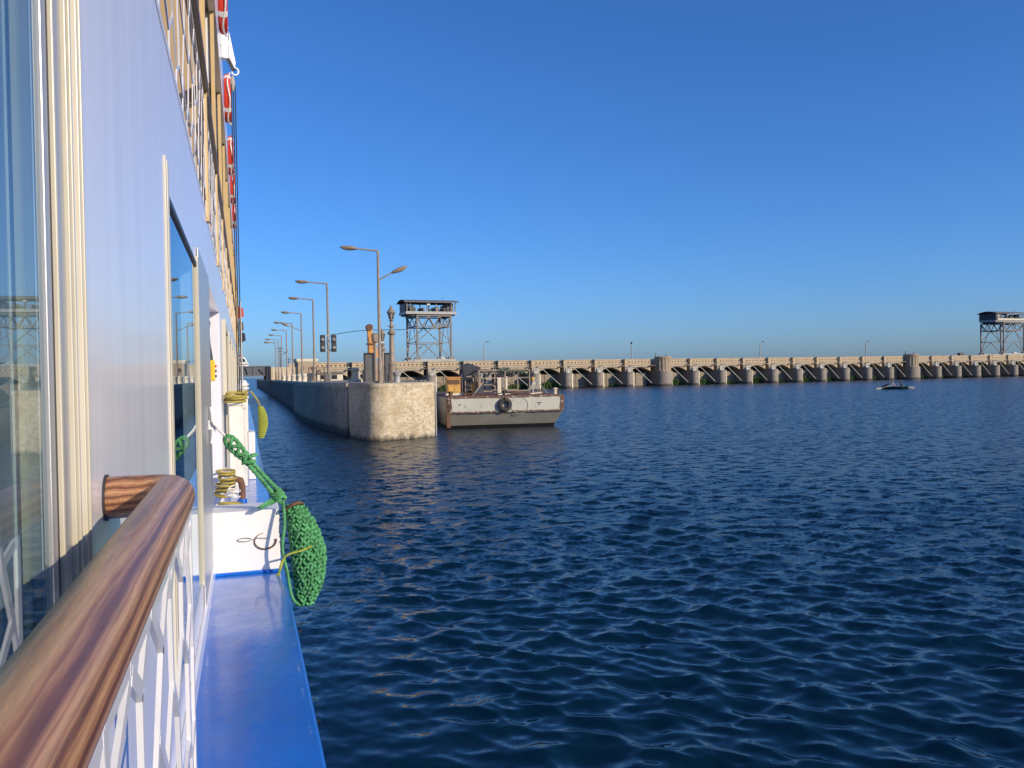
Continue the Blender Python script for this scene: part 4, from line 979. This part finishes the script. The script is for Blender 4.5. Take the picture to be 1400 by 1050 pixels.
# curtain in the near cabin
m = MB(); vs = []; n = 150
for z in (1.78, 3.78):
    for i in range(n+1):
        y = -1.9+3.0*i/n; vs.append((-.335+.034*math.sin(i*.62+.8*math.sin(i*.17))+.010*math.sin(i*1.7+1), y, z))
m.add(vs, [(i, i+1, n+2+i, n+1+i) for i in range(n)]); o = m.build('curtain', 'curtain', ship, smooth=80); o.modifiers.new('thick', 'SOLIDIFY').thickness = .004
# near sliding window: pane and its aluminium jamb profiles
w1 = empty('window', (0, 0, 0)); w1.parent = ship
for x0_, x1_, dy_, mt in ((-.252, -.242, 0, 'lamp_grey'), (-.259, -.252, .012, 'cream'), (-.268, -.259, .004, 'curtain'), (-.273, -.268, .016, 'alu'), (-.288, -.273, .008, 'lamp_grey'), (-.293, -.288, .02, 'cream'), (-.312, -.293, .006, 'curtain')):
    MB().box(x0_, 1.142-dy_, 1.75, x1_, 1.1495, 3.79).build('liner', mt, w1, smooth=0)
MB().box(-.240, -1.9, 1.74, -.234, 1.148, 3.80).build('pane', 'glass', w1, smooth=0)
for a, b, x, mt in ((1.1485, 1.176, -.229, 'alu'), (1.176, 1.190, -.2295, 'dark'), (1.190, 1.198, -.224, 'cream'), (1.198, 1.256, -.227, 'alu'), (1.256, 1.264, -.221, 'cream'), (1.264, 1.280, -.229, 'dark'), (1.280, 1.290, -.220, 'cream'),
                    (1.290, 1.325, -.225, 'ship_white'), (1.325, 1.333, -.219, 'cream'), (1.333, 1.360, -.225, 'alu'), (1.360, 1.368, -.220, 'cream'), (1.368, 1.425, -.225, 'ship_white')):
    MB().box(WX-.01, a, SZ+.002, x, b, TZ-.06).build('jamb_profile', mt, w1, smooth=0, bevel=.0015)
for y in (.20, .98):
    MB().box(-.268, y, 1.75, -.244, y+.05, 3.79).build('stile', 'alu', w1, smooth=0)
# second window: slim frame and tinted pane
w2 = empty('window', (0, 0, 0)); w2.parent = ship
MB().box(WX-.012, 2.98, 1.88, WX-.004, 4.68, 3.565).build('pane', 'glass', w2, smooth=0)
for a, b, x, z1, mt in ((2.86, 2.89, -.225, 3.67, 'cream'), (2.89, 2.93, -.229, 3.66, 'dark'), (2.93, 2.99, -.225, 3.67, 'cream'), (4.66, 4.73, -.220, 3.60, 'cream')):
    MB().box(WX-.01, a, 1.86, x, b, z1).build('jamb_profile', mt, w2, smooth=0, bevel=.002)
MB().box(WX-.07, 2.99, 3.545, WX+.004, 4.66, 3.568).build('head_frame', 'dark', w2, smooth=0)
MB().box(WX+.001, 4.735, SZ+.004, WX+.010, 6.12, 3.66).build('cladding', 'alu', ship, smooth=0, bevel=.004)
# windows further along
def far_window(y0, y1):
    w = empty('window', (0, 0, 0)); w.parent = ship
    MB().box(WX+.004, y0+.06, 1.95, WX+.010, y1-.06, 3.55).build('pane', 'glass_dark', w, smooth=0)
    for a, b in ((y0, y0+.07), (y1-.07, y1)): MB().box(WX, a, 1.9, WX+.035, b, 3.66).build('jamb_profile', 'cream', w, smooth=0)
    MB().box(WX, y0+.07, 3.55, WX+.03, y1-.07, 3.66).build('head_frame', 'cream', w, smooth=0)
for y0, y1 in ((10.4, 12.2), (13.2, 14.9), (16, 17.9), (19.2, 21.2), (22.6, 25), (26.5, 29), (31, 34), (36, 39)): far_window(y0, y1)

# lattice screens: cut strips in an irregular honeycomb
def lattice(y0, y1, z0, z1, x, cw, ch, w, d, seed, flat=.3):
    rg = random.Random(seed); P = {}; segs = set()
    def pt(k):
        if k not in P:
            P[k] = (y0+k[0]*cw/2+rg.uniform(-.22, .22)*cw, z0+k[1]*ch/6+rg.uniform(-.10, .10)*ch)
        return P[k]
    nx = int((y1-y0)/cw)+3; nz = int((z1-z0)/ch*4/3)+4
    for r_ in range(-2, nz):
        for c in range(-2, nx):
            cx = 2*c+(r_ % 2); cz = r_*4.5
            hx = [(cx, cz+3), (cx+1, cz+1.5), (cx+1, cz-1.5), (cx, cz-3), (cx-1, cz-1.5), (cx-1, cz+1.5)]
            for a, b in zip(hx, hx[1:]+hx[:1]): segs.add((min(a, b), max(a, b)))
    m = MB()
    def clip(p, q):
        t0, t1 = 0., 1.; dx, dz = q[0]-p[0], q[1]-p[1]
        for pp, qq in ((-dx, p[0]-y0), (dx, y1-p[0]), (-dz, p[1]-z0), (dz, z1-p[1])):
            if abs(pp) < 1e-9:
                if qq < 0: return None
            else:
                r_ = qq/pp
                if pp < 0: t0 = max(t0, r_)
                else: t1 = min(t1, r_)
        if t1-t0 < .02: return None
        return (p[0]+dx*t0, p[1]+dz*t0), (p[0]+dx*t1, p[1]+dz*t1)
    for i, (a, b) in enumerate(sorted(segs)):
        c = clip(pt(a), pt(b))
        if c:
            k = (i % 5)*.0003
            m.bar((x, c[0][0], c[0][1]), (x, c[1][0], c[1][1]), w*rg.uniform(.8, 1.25), d+k, (1, 0, 0))
    m.bar((x, y0, z0), (x, y1, z0), w*1.4, d*1.05, (1, 0, 0)); m.bar((x, y0, z1), (x, y1, z1), w*1.4, d*1.05, (1, 0, 0))
    m.bar((x, y0, z0), (x, y0, z1), w*1.4, d*1.1, (1, 0, 0)); m.bar((x, y1, z0), (x, y1, z1), w*1.4, d*1.1, (1, 0, 0))
    return m
bal = empty('balcony_rail', (0, 0, 0)); bal.parent = ship
lattice(-1.2, 1.58, 1.74, 2.715, -.098, .17, .23, .017, .005, 5).build('lattice', 'ship_white', bal, smooth=0)
MB().box(-.225, 1.52, 1.70, -.10, 1.58, 1.74).build('bracket', 'white', bal, smooth=0)
hr = .036; hy, hz, hx = 1.56, 2.750, -.120; path = [(-.228, hy, hz), (-.19, hy, hz), (hx-.044, hy, hz)]
for a in range(0, 91, 10): path.append((hx-.044+.044*math.sin(R(a)), hy-.044+.044*math.cos(R(a)), hz))
path += [(hx, 1.0, hz), (hx, .5, hz), (hx, 0, hz), (hx, -1.4, hz)]
MB().tube(path, hr, 32).build('handrail', 'wood', bal, smooth=60)
MB().cyl((-.232, hy, hz), (-.226, hy, hz), .040, n=24).build('wall_flange', 'dark', bal)

# ledge box with its painted-over ring
lb = MB().box(WX+.001, 5.86, SZ+.001, .212, 6.22, 2.055).build('ledge_box', 'white', ship, smooth=0, bevel=.008)
MB().tube([(.115+.07*math.cos(R(a)), 5.852, 1.845+.055*math.sin(R(a))) for a in range(100, 371, 15)], [.002+.0042*min(1, max(0, (i-1)/12)) for i in range(19)], 6).build('ring_mark', 'rust', lb)
MB().tube([(-.02+.045*math.cos(R(a)), 5.853, 1.862+.012*math.sin(R(a))) for a in range(20, 350, 20)]+[(.06, 5.853, 1.868), (.13, 5.853, 1.862)], .0022, 5).build('ring_mark', 'slab', lb)
MB().box(WX+.003, 5.845, SZ+.002, .210, 5.86, SZ+.02).build('base_weld', 'blue', lb, smooth=0)
# cleat on the cladding
cl = MB().tube([(-.205, 5.55, 2.545), (-.196, 5.55, 2.59), (-.192, 5.55, 2.66), (-.196, 5.55, 2.73), (-.205, 5.55, 2.775)], [.010, .014, .017, .014, .010], 10).build('cleat', 'white', ship)
MB().box(-.222, 5.53, 2.63, -.19, 5.57, 2.69).build('cleat_base', 'white', cl, smooth=0, bevel=.005)
# vent pipe beside the posts
vp = MB().tube([(-.045, 9.35, SZ), (-.045, 9.35, 1.80), (-.06, 9.35, 1.86), (-.10, 9.35, 1.87), (-.14, 9.35, 1.86), (-.155, 9.35, 1.78)], [.034, .034, .036, .036, .036, .04], 12).build('vent_pipe', 'rust', ship)
MB().cyl((-.045, 9.35, SZ), (-.045, 9.35, SZ+.03), .05, n=14).build('pipe_collar', 'blue', vp)
# white mooring posts on the ledge
for i, (y, x0, x1, z1, d) in enumerate(((10.0, -.175, -.022, 2.64, .16), (10.6, -.055, .015, 2.58, .14), (12.6, -.13, .045, 2.66, .2), (15.4, -.13, .05, 2.68, .2), (18.6, -.14, .04, 2.70, .22), (22.8, -.15, .05, 2.74, .25), (28, -.15, .05, 2.76, .25))):
    p = MB().box(x0, y, SZ+.001, x1, y+d, z1).build('mooring_post', 'white_old', ship, smooth=0, bevel=.008)
    MB().box(x0-.012, y-.012, z1, x1+.012, y+d+.012, z1+.035).build('post_cap', 'white_old', p, smooth=0, bevel=.006)
for y in (11.3, 14.0): MB().box(.03, y, SZ+.001, .12, y+.3, 2.25 if y < 12 else 2.1).build('fairlead', 'white', ship, smooth=0, bevel=.01)

# upper balcony deck
BT = 6.62
MB().box(-3.2, Y0S, TZ-.06, WX-.005, Y1S, TZ-.001).build('balcony_floor', 'soffit', ship, smooth=0)
MB().box(-1.45, Y0S, TZ, -1.37, Y1S, BT).build('balcony_back_wall', 'tan_wall', ship, smooth=0)
MB().box(-3.2, Y0S, BT, -.262, Y1S, BT+.06).build('balcony_ceiling', 'soffit', ship, smooth=0)
ys = [1.6]+[6.35+2.45*i for i in range(15)]
for i, y in enumerate(ys):
    po = MB().box(-.250, y-.05, TZ+.001, -.214, y+.05, BT).build('balcony_post', 'post_tan', ship, smooth=0)
    MB().box(-1.37, y-.02, 5.90, -.251, y+.02, BT).build('partition', 'white', ship, smooth=0); MB().box(-1.37, y-.022, TZ+.001, -.251, y+.022, 5.898).build('partition_base', 'tan_wall', ship, smooth=0)
    y1 = ys[i+1] if i+1 < len(ys) else Y1S
    if y1-y > .3:
        b = empty('balcony', (0, 0, 0)); b.parent = ship
        lattice(y+.06, y1-.06, TZ+.03, 4.96, -.232, .34 if i < 4 else .46, .40 if i < 4 else .46, .020, .005, 20+i).build('lattice', 'ship_white', b, smooth=0)
        MB().box(-.262, y+.05, 5.0, -.20, y1-.05, 5.065).build('rail', 'brown_rail', b, smooth=0)
        MB().box(-1.368, y+.5, TZ+.02, -1.345, y1-.5, 6.1).build('balcony_door', 'tan_wall', b, smooth=0)
b = empty('balcony', (0, 0, 0)); b.parent = ship
lattice(-2.0, 1.5, TZ+.03, 4.96, -.232, .30, .34, .020, .005, 19).build('lattice', 'ship_white', b, smooth=0); MB().box(-.262, -2, 5.0, -.20, 1.55, 5.065).build('rail', 'brown_rail', b, smooth=0)
# fascia and top bulwark
MB().box(-.26, Y0S, BT-.02, -.195, Y1S, BT+.36).build('fascia', 'ship_white', ship, smooth=0)
MB().box(-.26, 9.6, BT+.36, -.215, Y1S, 7.75).build('bulwark', 'ship_white', ship, smooth=0)
MB().box(-3.2, Y0S, BT+.06, -.262, Y1S, BT+.12).build('top_deck', 'soffit', ship, smooth=0)
# davit with hook, block and falls
dv = empty('davit', (0, 12, 0)); dv.parent = ship
m = MB().cyl((-.165, 0, 7.33), (-.165, 0, 7.74), .055, n=14); m.cyl((-.165, 0, 7.50), (-.165, 0, 7.58), .062, n=14); m.cyl((-.165, -.05, 7.72), (-.165, -.05, 8.3), .035, n=10); m.build('hinge', 'white', dv)
MB().extr([(-.11, -.02, 7.36), (-.035, -.02, 7.20), (-.02, -.02, 7.28), (-.06, -.02, 7.5), (-.10, -.02, 7.72)], (0, .05, 0)).build('plate', 'white', dv, smooth=0, bevel=.008)
MB().bar((-.12, 0, 7.34), (-.045, 0, 7.18), .03, .05).build('plate_edge', 'dark', dv, smooth=0)
MB().tube([(-.03+.045*math.cos(R(a)), 0, 7.17+.05*math.sin(R(a))) for a in range(100, -171, -18)], .011, 8).build('hook', 'white', dv)
MB().ellipsoid((-.065, 0, 7.0), (Vector((.032, 0, 0)), Vector((0, .04, 0)), Vector((0, 0, .11))), 10, 8).build('pulley_block', 'canvas', dv)
for x, y in ((-.035, 0), (-.062, .06), (-.085, -.05)): MB().cyl((x, y, 1.7), (x+.002, y, 6.98), .007, n=6).build('fall', 'cable', dv)

# bow rails and jackstaff
bw = empty('bow_rail', (0, 0, 0)); bw.parent = ship
for i in range(7):
    y = 29.5+i*2.2; MB().cyl((-.08, y, TZ-2.4), (-.08, y, 5.6+.25*math.sin(i*2)), .03, n=6).build('stanchion', 'dark' if i % 2 else 'white_old', bw)
m = MB()
for z in (3.0, 3.6, 4.4, 5.0): m.cyl((-.08, 29.5, z), (-.08, 42.7, z), .015, n=5)
m.build('rail_wire', 'dark', bw)
for x, y, z, mt, w_ in ((-.07, 33, 5.2, 'red_plain', .18), (.0, 38, 4.5, 'navy', .16), (-.05, 36, 4.85, 'rust', .12)):
    MB().add([(x-.1, y, z), (x-.1, y, z+.5), (x+.12*w_/.25, y, z+.42), (x+.16*w_/.25, y+.05, z+.12)], [(0, 1, 2, 3)]).build('pennant', mt, bw, smooth=0).modifiers.new('t', 'SOLIDIFY').thickness = .01

# ------------------------------------------------------------------ loose things on the ship
def lifebuoy(y, z, label):
    t = empty('lifebuoy', (-.150, y, z), 0, label, 'lifebuoy', 'lifebuoys along the top bulwark')
    n1, n2 = 32, 12; Rr, r_ = .315, .052
    def arc(a0, a1, rr, nm, mt, k):
        pts = [(0, Rr*math.cos(a0+(a1-a0)*i/k), Rr*math.sin(a0+(a1-a0)*i/k)) for i in range(k+1)]
        MB().tube(pts, rr, n2).build(nm, mt, t)
    for q in range(4):
        c = math.pi/2*q+math.pi/4; arc(c+.07, c+math.pi/2-.07, r_, 'ring_segment', 'red', 10); arc(c-.09, c+.09, r_+.003, 'reflective_band', 'band', 4)
    pts = []
    for i in range(33):
        a = 2*math.pi*i/32+math.pi/4; pts.append((.02+.018*math.sin(a*4), (Rr+r_+.012-.012*math.cos((a-math.pi/4)*4))*math.cos(a), (Rr+r_+.012-.012*math.cos((a-math.pi/4)*4))*math.sin(a)))
    MB().tube(pts, .010, 6).build('grab_line', 'white_rope', t)
lifebuoy(10.55, 7.48, 'red lifebuoy highest on the bulwark, above the davit hinge'); lifebuoy(13.6, 7.30, 'red lifebuoy just below the davit hook')
lifebuoy(16.6, 7.18, 'red lifebuoy in the middle of the row below the davit'); lifebuoy(19.4, 7.20, 'red lifebuoy second lowest in the row below the davit'); lifebuoy(22.6, 7.2, 'red lifebuoy lowest in the row below the davit')

# yellow crane pendant on its cord in the recess
pc = empty('control_pendant', (-.31, 8.8, 2.93), 0, 'yellow push-button control pendant hanging in the ship recess', 'control pendant')
MB().box(-.045, -.06, 0, .035, .05, .21).build('pendant_case', 'yellow', pc, smooth=0, bevel=.012)
MB().lathe([(.024, .21), (.018, .27), (.008, .34)], (-.005, 0, 0), 10).build('cable_boot', 'dark', pc)
MB().tube(smooth_path([(-.005, 0, .33), (-.012, 0, .50), (-.008, .01, .60), (-.06, .05, .66), (-.09, .06, .70)], .02), .006, 6).build('cord', 'cable', pc)
for z in (.05, .10, .15): MB().cyl((.034, 0, z), (.05, 0, z), .012, n=8).build('button', 'red' if z > .12 else 'dark', pc)

# green rope from cleat to fender
gr = empty('fender_rope', (-.19, 5.55, 2.66), 0, 'green knotted rope tied from the white cleat down to the green fender', 'rope')
O = Vector((-.19, 5.55, 2.66)); A = Vector((-.118, 5.56, 2.585))-O; B = Vector((.235, 5.80, 2.12))-O
MB().rope([(-.004, -.012, .02), (.012, -.03, .0), (.03, -.02, -.03), tuple(A*1.0)], .009).build('white_eye', 'white_rope', gr)
MB().rope([(.012, .02, .02), (-.006, -.02, .03), (.004, -.035, .008), (.02, -.02, -.012)], .009).build('white_eye', 'white_rope', gr)
u = (B-A).normalized(); side = u.cross(Vector((0, 1, 0))).normalized()
m = MB(); L = (B-A).length
def al(t, o_=0, f=0): return tuple(A+u*L*t+side*o_+Vector((0, -f, 0)))
m.rope([al(0, .0, .01), al(.03, .022), al(.12, .030), al(.24, .026), al(.36, .014), al(.6, .014), al(.82, .018), al(1, .02)], .0150)
m.rope([al(0, .0, .012), al(.03, -.022), al(.12, -.032), al(.24, -.026), al(.36, -.015), al(.6, -.014), al(.82, -.020), al(1.02, -.02)], .0150)
m.build('rope_leg', 'green_rope', gr, smooth=60)
m = MB()
for i in range(6):
    t_ = .05+i*.06; m.rope([al(t_, -.034, .004), al(t_+.02, -.012, .022), al(t_+.05, .012, .024), al(t_+.07, .034, .004)] if i % 2 else [al(t_, .034, .004), al(t_+.02, .012, .022), al(t_+.05, -.012, .024), al(t_+.07, -.034, .004)], .0125)
m.rope([al(.34, .036), al(.35, .05, .02), al(.37, .07, .01)], .012); m.rope([al(.34, .02, .018), al(.355, .045, .026), al(.375, .064, .02)], .012)
m.build('splice', 'green_rope', gr, smooth=60)
m = MB(); c = B*.86+A*.14
for i in range(3): m.rope([tuple(c+side*.03*math.cos(a)*1.1+Vector((0, -.032*math.sin(a), 0))+u*(i*.022+.008*math.sin(a))) for a in [2*math.pi*k/10 for k in range(11)]], .011)
m.build('knot', 'green_rope', gr, smooth=60)
m = MB(); e = B-u*.02
for i in range(7):
    a = i*.35; m.rope([tuple(e), (e.x-.06, e.y-.02, e.z-.03+.006*i), (e.x-.12-.006*i, e.y-.03+.012*math.sin(a*3), e.z-.05+.01*math.cos(a*4))], .0065, 2)
m.build('frayed_tail', 'green_rope', gr, smooth=60)

# green braided rope fender
FC = Vector((.338, 5.83, 1.735)); FH = .345
gf = empty('rope_fender', FC-Vector((0, 0, FH)), 0, 'fat green braided rope fender hanging over the ledge beside the white box', 'fender', 'rope fenders on the ship side')
def fender_axis(t): return Vector((.058*math.sin(math.pi*t)-.045*(t-.5)*2*.6, 0, 2*FH*t))
def fender_rad(t): return .108*max(0, math.sin(math.pi*(t*.94+.03)))**.42
def fender(par, braid_mat, core_mat, rows=24, cols=15, k=1.0):
    m = MB(); pts = []; rr = []
    for i in range(25): t = i/24; pts.append(fender_axis(t)*k); rr.append(fender_rad(t)*k*.95)
    m.tube(pts, rr, 20); m.build('core', core_mat, par, smooth=60)
    m = MB(); rg = random.Random(3)
    for r_ in range(rows):
        t = (r_+.5)/rows; c = fender_axis(t)*k; rad = fender_rad(t)*k; nn = max(6, int(cols*(rad/(.108*k))))
        for j in range(nn):
            a = 2*math.pi*(j+.5*(r_ % 2))/nn+rg.uniform(-.06, .06); er = Vector((math.cos(a), math.sin(a), 0)); et = Vector((-math.sin(a), math.cos(a), 0)); ez = Vector((0, 0, 1))
            for sg in (-1, 1):
                d = (et*sg*(.62+rg.uniform(-.25, .25))+ez*.78+er*rg.uniform(-.2, .2)).normalized(); p = c+er*(rad+rg.uniform(-.007, .004)*k)+et*(sg*.0095+rg.uniform(-.003, .003))*k+ez*rg.uniform(-.005, .005)
                m.ellipsoid(p, (d*.0235*k*rg.uniform(.8, 1.25), er*.0125*k*rg.uniform(.75, 1.2), d.cross(er)*.0100*k*rg.uniform(.75, 1.25)), 7, 5)
    o_ = m.build('braid', braid_mat, par, smooth=70); o_['kind'] = 'stuff'
fender(gf, 'green_rope', 'green_dark')
m = MB().rope([tuple(Vector((.235, 5.80, 2.12))-(FC-Vector((0, 0, FH)))), (-.10, -.09, .58), (-.118, -.10, .42), (-.09, -.105, .26), (-.06, -.09, .08), (.0, -.03, .0)], .0105); m.build('side_line', 'green_rope', gf, smooth=60)
m = MB().rope([(-.145, -.105, .24), (-.135, -.12, .30), (-.11, -.125, .36), (-.07, -.13, .385), (.0, -.135, .40), (.07, -.13, .425)], .0075); m.rope([(-.11, -.12, .36), (-.14, -.11, .27), (-.165, -.10, .225)], .008)
m.build('lime_tie', 'lime_rope', gf, smooth=60)
m = MB().rope([(-.10, -.02, .66), (-.05, -.06, .70), (.0, -.05, .71), (.03, 0, .69)], .012); m.build('top_lashing', 'rust', gf, smooth=60)

# yellow fender further along
yf = empty('rope_fender', (.32, 18.6, 1.66), 0, 'yellow and lime rope fender hanging farther along the blue ledge', 'fender', 'rope fenders on the ship side')
m = MB(); rg = random.Random(8)
for i in range(18):
    t = (i+.5)/18; c = Vector((.05*math.sin(3*t), 0, .68*t)); rad = .085*math.sin(math.pi*(t*.9+.05))**.5
    for j in range(12):
        a = 2*math.pi*(j+.5*(i % 2))/12; er = Vector((math.cos(a), math.sin(a), 0)); et = Vector((-math.sin(a), math.cos(a), .4)).normalized()
        m.ellipsoid(c+er*rad, (et*.030, er*.022, Vector((0, 0, .019))), 6, 4)
o = m.build('braid', 'lime_rope', yf, smooth=60); o['kind'] = 'stuff'
MB().tube([(.05*math.sin(3*i/8), 0, .68*i/8) for i in range(9)], [.08*max(.2, math.sin(math.pi*(i/8*.9+.05)))**.5 for i in range(9)], 10).build('core', 'yellow_rope', yf)
MB().rope([(0, 0, .64), (-.06, -.1, .82), (-.2, -.2, 1.02)], .02).build('hanging_line', 'yellow_rope', yf)

# hose and rope heaps
def coil(name, loc, label, cat, mt, rings, r0_, dz, seed, rad, sq=1.0, group=None):
    rg = random.Random(seed); t = empty(name, loc, 0, label, cat, group)
    for q in range(rings):
        rr = r0_*rg.uniform(.7, 1.1); ph = rg.random()*6; tl = rg.uniform(-.25, .25); c = Vector((rg.uniform(-.02, .02), rg.uniform(-.03, .03), rad+dz*q))
        MB().tube([(c.x+sq*rr*math.cos(a+ph), c.y+rr*math.sin(a+ph), c.z+max(-dz*q*.3, tl*.12*math.cos(a))) for a in [2*math.pi*i/22 for i in range(22)]], rad, 7, closed=True).build('turn', mt, t)
coil('hose_coil', (-.16, 8.62, SZ), 'yellow hose coiled on the deck below the recess', 'hose', 'yellow_rope', 7, .16, .013, 1, .011, .75)
coil('hose_bundle', (-.20, 8.85, SZ+.13), 'yellow hose bundle heaped up above the coil on the deck', 'hose', 'yellow_rope', 12, .12, .022, 2, .011, .7)
coil('white_cord_hank', (-.13, 8.45, SZ+.16), 'tangled white cord hank on top of the yellow hose', 'cord', 'white_rope', 8, .05, .012, 5, .005, 1)
coil('yellow_rope_hank', (-.10, 10.08, 2.675), 'yellow rope hank draped over the first white mooring post', 'rope', 'yellow_rope', 8, .13, .012, 6, .011, .9, 'yellow rope hanks on the mooring posts')
coil('yellow_rope_hank', (-.05, 12.7, 2.70), 'yellow rope hank on the mooring post behind the first', 'rope', 'yellow_rope', 5, .12, .012, 9, .011, .8, 'yellow rope hanks on the mooring posts')
for y, x, sd_ in ((15.5, -.03, 3), (18.7, -.04, 4), (22.9, -.04, 6)):
    coil('mooring_line', (x, y, 2.72+.006*y-.08), {15.5: 'white mooring line coiled on the third mooring post', 18.7: 'white mooring line coiled on the fourth mooring post', 22.9: 'white mooring line coiled on the farthest rope-topped mooring post'}[y], 'rope', 'white_rope', 6, .12, .02, sd_, .014, .8, 'white lines on the mooring posts')
